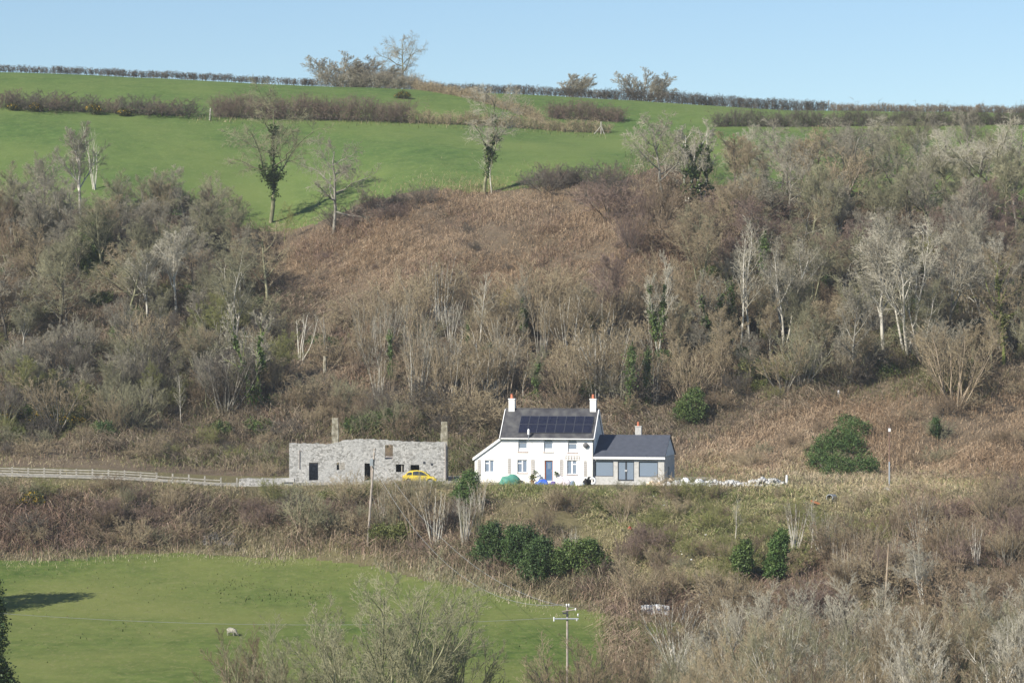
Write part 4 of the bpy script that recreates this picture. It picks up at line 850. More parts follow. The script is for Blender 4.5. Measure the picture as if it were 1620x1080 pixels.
# ------------------------------------------------------------------ named trees, as placed in the photograph: (kind, u, v foot, height px, label, bark, twig)
T = [
 ("oak", 640, None, 10.2, "tallest skyline tree, bare and leaning left above the hedge", "olive", "grey", 527, dict(sxy=1.0)),
 ("sweep", 588, None, 4.8, "smaller windswept tree between the broad one and the tallest skyline tree", "grey", "grey", 529, dict(rot=.3, sxy=1.8)),
 ("fan", 628, None, 4.2, "dense low bush around the foot of the tallest skyline tree", "grey", "grey", 527, dict(sxy=1.1)),
 ("sweep", 545, None, 6.0, "broad bare windswept tree left of the tallest skyline tree", "grey", "grey", 530, dict(rot=0, sxy=1.5)),
 ("sweep", 905, None, 4.5, "low flat-topped windswept tree on the skyline", "grey", "grey", 531, dict(rot=0, sxy=1.6, var=0)),
 ("sweep", 1020, None, 5.8, "round crowned small bare tree at the right of the skyline trees", "grey", "grey", 531, dict(sxy=1.25, rot=0, var=1)),
 ("ivyoak", 428, 352, 222, "tall ivy clad oak at the lower edge of the hill pasture", "olive", "olive", None, dict(sxy=1.2)),
 ("ivyoak", 766, 306, 172, "bare ivy trunked tree standing alone below the middle of the hill pasture", "olive", "pale", None, dict(sxy=1.0)),
 ("birch", 778, 306, 95, "thin pale sapling right beside the lone ivy trunked tree", "pale", "pale", None, {}),
 ("oak", 528, 368, 148, "grey bare tree at the lower right corner of the left wood", "grey", "grey", None, {}),
 ("oak", 345, 350, 80, "low dark bare tree to the left of the tall ivy clad oak", "dark", "olive", None, {}),
 ("leaner", 150, 300, 108, "pale leaning birch with few twigs against the hill pasture", "pale", "pale", None, {}),
 ("ash", 128, 350, 155, "tall thin pale tree behind the leaning birch", "pale", "grey", None, {}),
 ("ash", 20, 395, 120, "broad grey bare tree at the far left above the red twigged trees", "grey", "grey", None, dict(sxy=1.2)),
 ("ash", 70, 390, 150, "large fuzzy grey tree in the upper left of the wood", "grey", "grey", None, dict(sxy=1.2)),
 ("fork", 112, 400, 140, "forked grey tree left of the dark conifer", "grey", "grey", None, dict(sxy=1.1)),
 ("ash", 195, 375, 90, "small grey tree right of the dark conifer", "grey", "grey", None, dict(sxy=1.2)),
 ("ash", 250, 380, 95, "spreading grey tree against the bottom of the hill pasture", "grey", "grey", None, dict(sxy=1.2)),
 ("fork", 310, 400, 100, "brown twigged tree below the low dark bare tree", "grey", "purple", None, dict(sxy=1.1)),
 ("ash", 372, 400, 95, "olive tinged tree just left of the tall ivy clad oak", "olive", "olive", None, {}),
 ("oak", 450, 382, 62, "small yellow green mossy tree at the foot of the tall ivy clad oak", "moss", "moss", None, dict(sxy=.7)),
 ("ash", 233, 512, 122, "pale rounded tree with a forked white trunk in the left wood", "pale", "pale", None, dict(sxy=1.1)),
 ("ash", 279, 498, 138, "taller pale tree with a curved white stem right of the rounded one", "pale", "pale", None, {}),
 ("fork", 372, 548, 165, "wide olive crowned tree with twin pale stems in the left wood", "pale", "olive", None, {}),
 ("ivyfork", 402, 648, 165, "bright green ivy trunked tree on the slope above the fence end", "moss", "pale", None, dict(ivy="bright", sxy=.8)),
 ("snag", 476, 570, 75, "broken pale tree with bent bare arms on the slope above the ruin", "pale", "pale", None, {}),
 ("snag", 516, 560, 62, "broken grey tree right of the pale one with bent arms", "grey", "tan", None, {}),
 ("birch", 286, 668, 80, "thin pale birch low on the left slope", "pale", "pale", None, {}),
 ("fork", 254, 666, 60, "greenish forked sapling beside the low thin birch", "olive", "olive", None, {}),
 ("fan", 205, 625, 78, "big hazel bush with green ivy at its foot on the left slope", "grey", "grey", None, {}),
 ("fan", 340, 620, 70, "grey hazel bush in the lower left wood behind the ivy trunked tree", "grey", "grey", None, {}),
 ("fan", 115, 640, 62, "leaning grey bush in the lower left wood", "grey", "grey", None, {}),
 ("ivystump", 30, 612, 52, "ivy covered stump with bare twigs at the far left", "olive", "grey", None, {}),
 ("poles", 620, 545, 66, "fan of pale grey stems on the upper middle slope", "pale", "pale", None, dict(sxy=1.4)),
 ("ivystump", 620, 600, 72, "leaning ivy trunk under the fan of pale grey stems", "olive", "pale", None, dict(sxy=.6)),
 ("poles", 712, 545, 70, "dense clump of straight white stems on the middle slope", "pale", "pale", None, {}),
 ("birch", 760, 560, 130, "tall slim grey tree above the small evergreen bush", "pale", "pale", None, {}),
 ("ivystump", 739, 560, 60, "short ivy trunk left of the tall slim grey tree", "olive", "grey", None, dict(sxy=.5)),
 ("ivyfork", 830, 545, 105, "dark ivy tree leaning right behind the left chimney", "dark", "grey", None, {}),
 ("fan", 790, 560, 70, "bush of leaning white stems between the evergreen and the dark ivy tree", "pale", "tan", None, {}),
 ("fan", 900, 648, 110, "large hazel bush fanning out behind the house roof", "tan", "tan", None, dict(sxy=1.05)),
 ("ivyfork", 848, 640, 92, "dark ivy draped bush rising behind the solar panels", "dark", "olive", None, {}),
 ("ivystump", 934, 562, 68, "thin ivy trunk leaning left behind the right chimney", "olive", "tan", None, dict(sxy=.7)),
 ("ivyfork", 958, 550, 105, "ivy covered tree trunk standing upright above the right chimney", "olive", "purple", None, dict(sxy=.75)),
 ("ash", 972, 560, 165, "purplish crowned tree behind the upright ivy trunk", "tan", "purple", None, {}),
 ("ivyfork", 1042, 575, 175, "tall pale tree with ivy in its middle right of the purplish crowned tree", "pale", "pale", None, dict(sxy=.8)),
 ("ivystump", 995, 650, 120, "thick ivy column rising right of the house gable", "olive", "tan", None, dict(sxy=.6)),
 ("ivystump", 1022, 640, 88, "shorter ivy column beside the thick one above the extension roof", "olive", "tan", None, dict(sxy=.6)),
 ("poles", 700, 640, 105, "tall thin tan stems on the slope between ruin and house", "tan", "tan", None, dict(sxy=1.3)),
 ("poles", 655, 620, 90, "thin tan saplings above the right end of the ruin", "tan", "tan", None, dict(sxy=1.3)),
 ("poles", 745, 655, 95, "thin tan saplings left of the left chimney", "tan", "tan", None, dict(sxy=1.3)),
 ("poles", 785, 640, 85, "thin grey saplings directly behind the left chimney", "grey", "tan", None, dict(sxy=1.3)),
 ("oak", 1050, 318, 138, "large spreading grey tree left of the ivy trunk group by the fields", "grey", "grey", None, dict(sxy=1.1)),
 ("ivyfork", 1088, 322, 130, "ivy trunked tree at the left of the group by the field corner", "pale", "pale", None, {}),
 ("ivyfork", 1112, 318, 120, "ivy trunked tree at the right of the group by the field corner", "pale", "pale", None, {}),
 ("oak", 1182, 300, 102, "bare tree with a bent trunk in front of the right hand field", "olive", "pale", None, {}),
 ("ivyoak", 1215, 312, 105, "ivy dotted tree right of the bent trunk tree", "olive", "pale", None, {}),
 ("oak", 1236, 300, 85, "smaller dark stemmed tree right of the ivy dotted tree", "dark", "pale", None, {}),
 ("fan", 1310, 355, 118, "large rounded brown bushy tree at the edge of the right hand field", "tan", "tan", None, dict(sxy=1.2)),
 ("oak", 1388, 300, 96, "dark cored bushy tree right of the rounded brown one", "dark", "grey", None, dict(sxy=1.2)),
 ("oak", 1560, 350, 165, "tall ivy speckled oak in front of the right hand field", "olive", "pale", None, dict(sxy=1.1)),
 ("oak", 1500, 330, 130, "wide thin crowned oak left of the ivy speckled oak", "olive", "pale", None, {}),
 ("oak", 1608, 330, 145, "dark trunked tree at the right edge in front of the field", "dark", "pale", None, {}),
 ("snag", 1540, 350, 45, "fallen pale boughs under the ivy speckled oak", "pale", "pale", None, {}),
 ("birch", 1186, 545, 200, "tall white birch with straight double stem in the right wood", "pale", "pale", None, {}),
 ("birch", 1172, 545, 180, "slim white birch touching the tall double stemmed one", "pale", "pale", None, {}),
 ("ivyfork", 1130, 560, 130, "dark ivy tree left of the white birches", "dark", "grey", None, {}),
 ("ivystump", 1158, 540, 95, "ivy trunk standing between dark ivy tree and white birches", "olive", "grey", None, dict(sxy=.7)),
 ("ivystump", 1207, 470, 115, "tall thin ivy pillar right of the white birches", "olive", "grey", None, dict(sxy=.6)),
 ("fork", 1240, 548, 170, "white trunked forked tree in the middle of the right wood", "pale", "grey", None, {}),
 ("oak", 1345, 608, 165, "grey drooping tree at the lower edge of the right wood", "grey", "grey", None, dict(sxy=.8)),
 ("ash", 1398, 560, 195, "white S-curved trunk tree left of the tallest white trunk", "pale", "grey", None, {}),
 ("fork", 1436, 560, 215, "tallest white forked trunk in the right wood", "pale", "pale", None, {}),
 ("fork", 1456, 570, 130, "slanting twin stems right of the tallest white trunk", "pale", "olive", None, {}),
 ("ash", 1502, 560, 205, "straight grey trunk tree with a narrow crown near the right edge", "grey", "grey", None, {}),
 ("fan", 1512, 640, 125, "wide fan shaped bush below the straight grey trunk tree", "tan", "tan", None, dict(sxy=1.2)),
 ("ivyoak", 1588, 575, 185, "mossy trunked tree near the right edge", "moss", "tan", None, dict(ivy="olive")),
 ("fork", 1560, 520, 150, "pale tree behind the mossy trunked tree", "pale", "pale", None, {}),
 ("fork", 1256, 612, 62, "small ivy footed pale sapling below the white forked tree", "pale", "tan", None, {}),
 ("big", 600, None, 15.2, "large bare willow in the foreground at bottom centre", "olive", "olive", 200, dict(var=0, sxy=1.05, rot=2.0)),
 ("willow", 415, None, 9.8, "reddish twigged bush left of the foreground willow", "tan", "red", 204, {}),
 ("willow", 920, None, 8.0, "low brown bush covering the foot of the crossarm pole", "dark", "tan", 213, dict(sxy=1.2)),
 ("willow", 882, None, 6.2, "lowest brown bush left of the crossarm pole", "tan", "red", 211, dict(sxy=1.3)),
 ("willow", 470, None, 10.6, "pale twigged bush tucked against the left of the foreground willow", "olive", "olive", 202, {}),
 ("willow", 690, None, 12.0, "tall thin twigged bush against the right of the foreground willow", "olive", "olive", 203, {}),
 ("willow", 965, None, 8.0, "brown twigged bush right of the crossarm pole", "dark", "red", 212, dict(sxy=1.15)),
 ("willow", 1035, None, 7.6, "dark stemmed green tinged bush below the sheet of corrugated iron", "dark", "olive", 213, dict(sxy=1.1)),
 ("fan", 1005, 965, 88, "tan rounded bush right of the row of dark conifers", "tan", "tan", None, dict(sxy=1.1)),
 ("fan", 275, 822, 66, "fuzzy tan bush on the bank below the end of the fence", "tan", "tan", None, {}),
 ("fan", 482, 850, 80, "tan spreading bush on the bank below the left end of the ruin", "tan", "olive", None, dict(sxy=1.3)),
 ("fan", 985, 825, 55, "brown bush on the bank below the extension", "tan", "tan", None, dict(sxy=1.3)),
 ("poles", 690, 862, 92, "dense pale vertical stems on the bank below the yellow car", "pale", "tan", None, dict(sxy=1.3)),
 ("poles", 655, 860, 80, "brown vertical stems on the bank left of the dense pale ones", "tan", "tan", None, dict(sxy=1.3)),
 ("poles", 735, 858, 80, "pale vertical stems on the bank just left of the dark conifers", "pale", "pale", None, dict(sxy=1.2)),
 ("poles", 905, 915, 78, "white leaning stems in front of the right hand dark conifer", "pale", "pale", None, dict(sxy=.9)),
 ("birch", 1163, 855, 68, "slim pale birch above the small pair of evergreens", "pale", "pale", None, {}),
 ("birch", 1283, 878, 92, "white stemmed birch on the lower right bank", "pale", "pale", None, {}),
 ("poles", 1300, 880, 70, "clump of thin white stems beside the white stemmed birch", "pale", "tan", None, dict(sxy=1.4)),
 ("snag", 1344, 842, 60, "dead stump with one upright white limb below the drain pipe", "olive", "tan", None, dict(sxy=.5)),
 ("fork", 1460, 960, 105, "pale many stemmed tree right of the leaning timber pole", "pale", "pale", None, {}),
 ("fan", 430, 795, 42, "small ivy tinged bush beside the stone end pier", "olive", "moss", None, {}),
 ("dome", 1485, 690, 28, "small dark bush alone on the brown slope", "dark", "olive", None, {}),
 ("dome", 422, 752, 24, "arching yellow tan bush against the left end of the ruin", "tan", "tan", None, dict(sxy=.8)),
]
KEEP = [(t[1], t[2]) for t in T if t[2] and t[5] in ("pale", "moss") and t[3] > 70]
for kd, u, v, Hp, lb, bk, tw, Y, kw in T: tree(kd, u, v, Hp, lb, None, bk, tw, Y=Y, **kw)

# ------------------------------------------------------------------ the crowd of woodland trees: individuals in groups
def fill(kinds, poly, n, hpx, label, group, barks, twigs, soft=0, **kw):
    q = in_poly(poly, 3 * n / max(1, abs(sum(poly[i][0] * poly[(i + 1) % len(poly)][1] - poly[(i + 1) % len(poly)][0] * poly[i][1] for i in range(len(poly)))) / 2))
    kept = []
    for u, v in q:
        if len(kept) >= n: break
        if any(abs(u - a) < r_ and b0 < v < b1 for a, r_, b0, b1 in ((1040, 48, 950, 1030), (1088, 22, 945, 1010), (1200, 52, 896, 950), (1313, 22, 778, 835), (940, 26, 800, 850), (996, 16, 835, 870))): continue
        if any(abs(u - a) < 15 and b0 - 4 < v < b0 + 62 for a, b0 in KEEP): continue
        g = ground(u, v)
        if len(clear(g)) == 0: continue
        if all((u - a) ** 2 / 1.0 + ((v - b) * 1.6) ** 2 > 11 ** 2 for a, b in kept): kept.append((u, v))
    for u, v in sorted(kept, key=lambda t: t[1]):
        tree(R.choice(kinds), u, v, R.uniform(*hpx), label, group, R.choice(barks), R.choice(twigs), sxy=R.uniform(.95, 1.3), **kw)
fill(["ash", "fork", "oak"], [(-15, 370), (420, 385), (425, 500), (240, 560), (-15, 560)], 52, (80, 135), "grey leafless tree crowded among others in the upper part of the left wood", "trees of the upper left wood", ["grey", "dark", "olive", "olive"], ["grey", "olive", "tan", "olive", "red"])
fill(["fan", "fork", "ash"], [(-15, 560), (240, 560), (425, 510), (450, 640), (300, 690), (-15, 690)], 60, (48, 100), "low leafless bush or sapling crowded in the lower part of the left wood", "saplings of the lower left wood", ["grey", "olive", "dark"], ["grey", "tan", "olive", "dark", "moss"])
fill(["ash", "fork", "oak"], [(1090, 400), (1250, 360), (1630, 370), (1630, 470), (1300, 500), (1110, 480)], 46, (75, 135), "grey leafless tree crowded among others in the upper part of the right wood", "trees of the upper right wood", ["grey", "olive", "olive", "dark"], ["grey", "olive", "tan", "purple", "olive"])
fill(["ash", "fork", "fan"], [(1060, 520), (1300, 520), (1630, 500), (1630, 600), (1350, 615), (1180, 620), (1070, 640)], 54, (50, 115), "leafless tree or sapling crowded in the lower part of the right wood", "trees of the lower right wood", ["grey", "olive", "tan"], ["grey", "tan", "tan", "olive"])
fill(["ash", "oak", "oak"], [(1240, 310), (1640, 330), (1640, 380), (1240, 365), (1130, 330)], 20, (85, 135), "thin leafless tree along the edge of wood and right hand field", "trees along the right field edge", ["grey", "olive", "dark"], ["grey", "olive", "olive", "tan"])
fill(["oak", "ash", "ivyoak"], [(1250, 262), (1640, 255), (1640, 325), (1250, 315)], 15, (70, 105), "thin leafless tree in the right hand field before the broad dark hedge", "trees in front of the broad dark hedge", ["grey", "olive", "dark"], ["grey", "olive", "pale"])
fill(["fan", "dome"], [(960, 330), (1250, 310), (1260, 390), (1120, 420), (960, 400)], 20, (35, 60), "purple twigged thicket bush on the slope below the field corner", "purple thicket bushes", ["tan", "dark"], ["purple", "red", "purple"])
fill(["poles", "fan", "birch"], [(560, 520), (1060, 500), (1080, 640), (800, 640), (600, 660)], 78, (55, 115), "thin tan sapling or hazel crowded on the slope behind the house", "saplings behind the house", ["tan", "grey", "pale"], ["tan", "tan", "grey"])
fill(["dome", "fan"], [(440, 640), (620, 650), (780, 640), (790, 700), (640, 695), (450, 695)], 30, (28, 60), "low brown bush on the slope right behind the ruin", "bushes behind the ruin", ["tan", "dark"], ["tan", "red", "olive", "dark"])
fill(["dome"], [(870, 290), (985, 285), (1000, 310), (880, 318), (850, 305)], 9, (22, 40), "dark purple rounded bush on the lower edge of the hill pasture", "dark bushes along the hill pasture", ["dark"], ["purple", "dark"])
fill(["dome"], [(510, 350), (640, 312), (690, 306), (700, 325), (560, 365)], 9, (20, 32), "dark low bush along the bracken edge under the hill pasture", "low bushes along the bracken edge", ["dark"], ["purple", "dark"])
fill(["dome", "fan"], [(-15, 780), (340, 795), (700, 795), (780, 830), (720, 890), (560, 868), (250, 860), (-15, 868)], 40, (22, 46), "brown or purplish leafless bush crowded on the bank above the lower pasture", "bushes on the left bank", ["dark", "tan"], ["red", "purple", "dark", "tan", "olive"])
fill(["dome", "fan"], [(780, 800), (960, 800), (1060, 860), (1080, 950), (960, 955), (900, 930), (880, 850)], 18, (24, 44), "brown leafless bush on the bank between conifers and rubble", "bushes on the middle bank", ["dark", "tan"], ["red", "tan", "purple"])
fill(["dome", "fan", "fan"], [(1080, 960), (1250, 900), (1450, 830), (1640, 790), (1640, 960), (1100, 1000)], 46, (40, 75), "brown leafless bush crowded on the lower right slope", "bushes of the lower right slope", ["tan", "dark", "grey"], ["red", "tan", "purple", "tan"])
fill(["dome", "fan"], [(-15, 400), (420, 400), (440, 560), (440, 690), (-15, 700)], 56, (20, 46), "low dark scrub bush under the trees of the left wood", "scrub under the left wood", ["dark"], ["dark", "olive", "red", "moss"])
fill(["dome", "fan"], [(1080, 420), (1630, 400), (1630, 600), (1300, 620), (1070, 660)], 60, (20, 46), "low dark scrub bush under the trees of the right wood", "scrub under the right wood", ["dark"], ["dark", "olive", "red", "moss"])
fill(["dome", "fan", "poles"], [(640, 480), (1080, 475), (1080, 640), (800, 690), (640, 690), (450, 640), (440, 510)], 60, (22, 50), "brown scrub bush on the slope between the bracken and the houses", "scrub below the bracken", ["dark", "tan"], ["tan", "dark", "olive", "red", "tan"])
fill(["dome", "fan", "dome"], [(960, 775), (1260, 775), (1430, 790), (1400, 850), (1150, 930), (1060, 930), (960, 850)], 60, (12, 36), "small brown or green bush dotted over the grassy bank below the rubble", "bushes dotted over the grassy bank", ["tan", "dark"], ["tan", "red", "moss", "olive", "moss"])
fill(["dome"], [(560, 350), (900, 320), (1000, 330), (1000, 460), (700, 455), (450, 450)], 14, (8, 18), "small dark bramble bush scattered in the flattened bracken", "bramble bushes in the bracken", ["dark"], ["dark", "red", "purple"])
fill(["dome", "fan"], [(-15, 700), (440, 690), (440, 734), (-15, 728)], 24, (16, 30), "low bush on the cutting behind the rail fence", "bushes behind the fence", ["dark", "tan"], ["olive", "tan", "dark", "moss"])
fill(["dome"], [(622, 767), (705, 767), (705, 775), (622, 775)], 10, (12, 18), "low weedy bush hiding the wheels of the yellow car", "weeds before the car", ["olive"], ["olive", "tan", "moss"])
for i, (u, v) in enumerate([*in_poly([(-10, 400), (430, 400), (440, 690), (-10, 700)], 34 / 124000), *in_poly([(1080, 430), (1630, 410), (1630, 590), (1300, 620), (1070, 640)], 46 / 96000), *in_poly([(700, 520), (1070, 500), (1070, 630), (790, 630)], 8 / 44000)]):
    a = R.uniform(8, 20); evergreen("ivy_bush", u, v, [(0, a * .6, a, a * .75), (R.uniform(-a, a), a * .9, a * .6, a * .6)], "low dark green ivy bush among the woodland stems", R.choice(["ivy", "ivy", "olive", "conifer"]), 420, .18, group="ivy bushes in the woods")
fill(["poles", "fan", "poles"], [(540, 800), (770, 800), (770, 862), (600, 866)], 16, (38, 75), "thin tan saplings crowded on the bank in front of the ruin", "saplings on the bank before the ruin", ["tan", "pale", "olive"], ["tan", "olive", "tan"])
fill(["dome", "fan"], [(-15, 764), (440, 776), (700, 776), (930, 776), (1020, 785), (930, 800), (440, 800), (-15, 785)], 26, (12, 26), "low leafless bush at the lip of the terrace", "bushes along the terrace lip", ["tan", "olive"], ["tan", "olive", "moss", "red"])
fill(["poles"], [(1200, 870), (1620, 840), (1620, 930), (1220, 930)], 14, (45, 80), "clump of thin upright saplings among the bushes of the lower right slope", "sapling clumps of the lower right slope", ["tan", "pale"], ["tan", "red"])
fill(["dome"], [(1090, 740), (1250, 690), (1630, 620), (1630, 760), (1440, 750), (1260, 745)], 16, (14, 30), "small brown bush scattered on the open slope right of the house", "small bushes on the right slope", ["tan"], ["tan", "red", "tan", "olive"])
for i in range(34):
    Y = R.uniform(196, 246); u = 1060 + (i + R.random()) * 17.5
    tree("willow", u, None, R.uniform(5.2, 7.8) + (246 - Y) * .035 + max(0, u - 1350) * .004, "pale twigged willow bush crowded in the thicket at bottom right", "willows of the bottom right thicket", R.choice(["olive", "pale", "dark"]), R.choice(["pale", "olive", "tan", "pale", "tan", "red"]), Y=Y, sxy=R.uniform(1.0, 1.3))

# ------------------------------------------------------------------ evergreens
evergreen("conifer", 776, 893, [(0, 34, 22, 32), (-6, 16, 26, 18), (4, 54, 12, 14), (18, 24, 14, 18)], "dark green conifer at the left end of the row on the bank", "conifer", 3000, .20, "tree")
evergreen("conifer", 822, 898, [(0, 34, 28, 32), (8, 14, 26, 16), (-8, 54, 16, 13), (18, 46, 14, 14)], "dark green conifer second from the left in the row on the bank", "conifer", 3200, .20, "tree")
evergreen("conifer", 853, 922, [(0, 34, 26, 34), (-8, 16, 24, 18), (4, 60, 16, 14)], "largest dark green conifer in the middle of the row", "conifer", 4200, .20, "tree")
evergreen("conifer", 928, 912, [(0, 30, 30, 30), (-24, 34, 22, 26), (18, 20, 20, 20), (-44, 24, 18, 20), (6, 50, 14, 12)], "shaded olive green conifer at the right end of the row behind white stems", "ivy", 3600, .20, "tree")
evergreen("evergreen_shrub", 1330, 756, [(1298, 742, 24, 24), (1325, 752, 26, 26), (1362, 752, 26, 24), (1288, 728, 16, 18), (1320, 726, 28, 24), (1345, 716, 26, 22), (1330, 702, 26, 20), (1355, 688, 24, 18), (1340, 676, 22, 14), (1304, 712, 20, 20), (1376, 745, 16, 18), (1366, 728, 14, 16)], "large spreading evergreen mound on the brown slope right of the house", "laurel", 9000, .19, onground=True)
evergreen("evergreen_shrub", 1175, 912, [(0, 24, 17, 24), (4, 44, 11, 14)], "smaller dark evergreen of the pair on the lower bank", "ivy", 1700, .2)
evergreen("evergreen_shrub", 1228, 918, [(-2, 22, 17, 24), (4, 50, 15, 24), (10, 68, 10, 14)], "taller bright evergreen of the pair on the lower bank", "laurel", 2400, .2)
evergreen("evergreen_shrub", 1095, 668, [(0, 24, 24, 24), (-14, 16, 18, 16), (6, 44, 14, 12)], "dark evergreen bush on the slope above the extension", "ivy", 2200, .2)
evergreen("evergreen_shrub", 738, 806, [(0, 26, 22, 26), (6, 46, 15, 16), (-14, 14, 16, 14)], "leafy green shrub on the bank at the lean-to corner of the house", "laurel", 2600, .17)
evergreen("evergreen_shrub", 625, 866, [(0, 18, 24, 18), (-24, 20, 18, 18), (14, 26, 16, 14)], "mid green shrub on the bank right of the tall slim pole", "olive", 2400, .18)
evergreen("evergreen_shrub", 772, 590, [(0, 20, 17, 20), (4, 34, 10, 12)], "small dark evergreen bush on the slope above the left chimney", "conifer", 1700, .2)
evergreen("evergreen_shrub", 215, 658, [(0, 12, 20, 12)], "green ivy mound at the foot of the big hazel bush", "olive", 900, .18)
evergreen("conifer", 142, 428, [(0, 36, 36, 36), (-20, 24, 22, 26), (8, 66, 22, 24), (16, 20, 26, 22)], "dark evergreen tree in the upper left wood", "ivy", 4200, .26, "tree")
evergreen("evergreen_shrub", 143, 438, [(0, 16, 16, 22), (6, 30, 9, 10)], "bright green bush in front of the dark evergreen tree", "bright", 1500, .2)
evergreen("gorse_bush", 803, 492, [(0, 18, 9, 16), (-6, 6, 8, 10)], "yellow green catkin bush on the bracken slope above the house", "catkin", 700, .16)
evergreen("gorse_bush", 793, 528, [(0, 10, 11, 9)], "smaller yellow tinged bush below the catkin bush", "catkin", 400, .14)
evergreen("conifer", 1480, 692, [(0, 14, 8, 15), (1, 26, 4, 6)], "small dark young conifer alone on the slope below the woodland", "conifer", 700, .18, "tree")
evergreen("evergreen_shrub", 565, 132, [(0, 5, 12, 10)], "small olive ivy bush on the skyline under the windswept tree", "olive", 600, .22)
evergreen("evergreen_shrub", 1245, 590, [(0, 10, 26, 12), (-20, 6, 14, 8)], "dark ivy bush low in the right wood", "ivy", 1100, .18)
evergreen("evergreen_shrub", 505, 555, [(0, 14, 24, 12), (20, 10, 16, 10)], "dark ivy heap behind the broken grey tree", "ivy", 900, .18)
evergreen("evergreen_shrub", 590, 690, [(0, 20, 24, 18), (24, 26, 18, 16), (-30, 18, 20, 14), (44, 12, 16, 12)], "dark ivy mass on the cutting behind the ruin", "ivy", 2600, .18)
evergreen("evergreen_shrub", 980, 815, [(0, 8, 16, 9), (-26, 14, 14, 10)], "green bramble mound on the bank under the extension", "olive", 900, .16)
evergreen("evergreen_shrub", 560, 792, [(0, 10, 20, 10), (-40, 8, 20, 8), (30, 14, 16, 12), (70, 16, 14, 14)], "low olive bushes on the bank top in front of the ruin", "olive", 1700, .15)
evergreen("conifer", -12, None, [(0, 60, 30, 60), (-5, 130, 28, 50), (2, 190, 22, 50), (4, 238, 13, 40), (14, 100, 26, 34), (10, 30, 30, 40)], "dark conifer cut off by the left edge of the foreground", "conifer", 5200, .2, "tree", Y=214)
evergreen("conifer", -128, None, [(0, 70, 70, 60), (0, 140, 64, 60), (10, 190, 40, 40)], "tall conifer standing outside at the left, casting shade on the pasture", "conifer", 5600, .28, "tree", Y=272)

# ------------------------------------------------------------------ the sheep
def sheep(u, v, label):
    p = G(u, v); e = empty("sheep", p, -0.5, label, "sheep")
    e.scale = (.74, .74, .74); me = bpy.data.meshes.new("body")
    vs = [(0, 0, .62), (-.30, 0, .64), (-.50, 0, .60), (.28, 0, .62), (.46, 0, .60), (.64, 0, .42), (.74, 0, .24), (.84, 0, .12),
          (.36, .14, .42), (.38, .15, .22), (.40, .15, .0), (.36, -.14, .42), (.36, -.15, .22), (.36, -.15, .0),
          (-.40, .14, .42), (-.46, .15, .24), (-.42, .15, .0), (-.42, -.14, .42), (-.50, -.15, .24), (-.46, -.15, .0), (-.60, 0, .50), (-.64, 0, .38)]
    ed = [(0, 1), (1, 2), (0, 3), (3, 4), (4, 5), (5, 6), (6, 7), (3, 8), (8, 9), (9, 10), (3, 11), (11, 12), (12, 13), (1, 14), (14, 15), (15, 16), (1, 17), (17, 18), (18, 19), (2, 20), (20, 21)]
    me.from_pydata(vs, ed, []); o = link("body", me, e, M["fleece"])
    sk = o.modifiers.new("Skin", 'SKIN'); rad = [.33, .34, .27, .32, .26, .15, .09, .055, .10, .05, .04, .10, .05, .04, .12, .055, .04, .12, .055, .04, .06, .035]
    for i, r in enumerate(rad): me.skin_vertices[0].data[i].radius = (r, r)
    me.skin_vertices[0].data[0].use_root = True
    o.modifiers.new("Sub", 'SUBSURF').render_levels = 2
    MB().tube([(.66, 0, .36), (.74, 0, .22), (.85, 0, .09)], [.085, .088, .055], 8).build("face", M["face"], e, smooth=True)
    for s in (-1, 1): MB().tube([(.68, s * .06, .36), (.66, s * .18, .36)], [.045, .02], 6).build("ear", M["face"], e)
    return e
sheep(366.5, 1005, "grey white sheep grazing head down in the lower pasture")

# ------------------------------------------------------------------ clutter on the terrace and down the bank
def blob(u, v, w_, h_, name, label, cat, m, seed, flat=0, Y=None, group=None, depth=.7):
    p = G(u, v) if Y is None else atY(u, Y); k = p.y / FPX; r3 = np.random.default_rng(seed)
    bm = bmesh.new(); bmesh.ops.create_icosphere(bm, subdivisions=3, radius=1)
    ph = r3.uniform(0, 6, 6)
    for x in bm.verts:
        c = x.co; f = 1 + .13 * math.sin(c.x * 4 + ph[0]) * math.sin(c.y * 4 + ph[1]) + .10 * math.sin(c.z * 6 + ph[2] + c.x * 5) + .05 * math.sin(c.x * 13 + ph[3]) * math.sin(c.y * 11 + c.z * 9 + ph[4])
        x.co = (c.x * f * w_ * k * .5, c.y * f * w_ * k * .5 * depth, max(-.12, c.z * f) * h_ * k)
    me = bpy.data.meshes.new(name); bm.to_mesh(me); bm.free(); me.polygons.foreach_set("use_smooth", np.ones(len(me.polygons), bool))
    o = link(name, me, None, m); o.location = p; return tag(o, label, cat, group)
M["tarp"] = mat("green tarpaulin", (.06, .20, .16), (.10, .28, .22), 2, rough=.6, bump=.4); M["bluetarp"] = mat("blue sheet", (.03, .10, .55), (.07, .20, .70), 3, rough=.5)
M["purple"] = mat("purple plastic", (.12, .07, .38)); M["lilac"] = mat("pale lilac sacks", (.55, .47, .56), (.75, .70, .76), 3, rough=.7); M["bag"] = mat("white sacks", (.70, .72, .75), (.85, .86, .87), 5, rough=.7, bump=.4)
M["rubble"] = mat("white rubble", (.26, .26, .25), (.66, .66, .65), 2.2, bump=.5, c3=(.46, .46, .45)); M["red"] = mat("red plastic", (.42, .04, .03), rough=.5); M["orange"] = mat("orange plastic", (.45, .19, .09), rough=.5); M["greyblue"] = mat("grey blue plastic", (.16, .22, .30))
M["board"] = mat("pale boards", (.55, .42, .30), (.68, .56, .44), 4)
TY0 = 317.3
blob(807, None, 34, 14.5, "tarpaulin_heap", "rounded heap under a dark green tarpaulin before the white lean-to", "tarpaulin", M["tarp"], 1, Y=317.0)
blob(826, None, 10, 6, "dark_heap", "small dark heap beside the green tarpaulin", "heap", M["dish"], 2, Y=317.0)
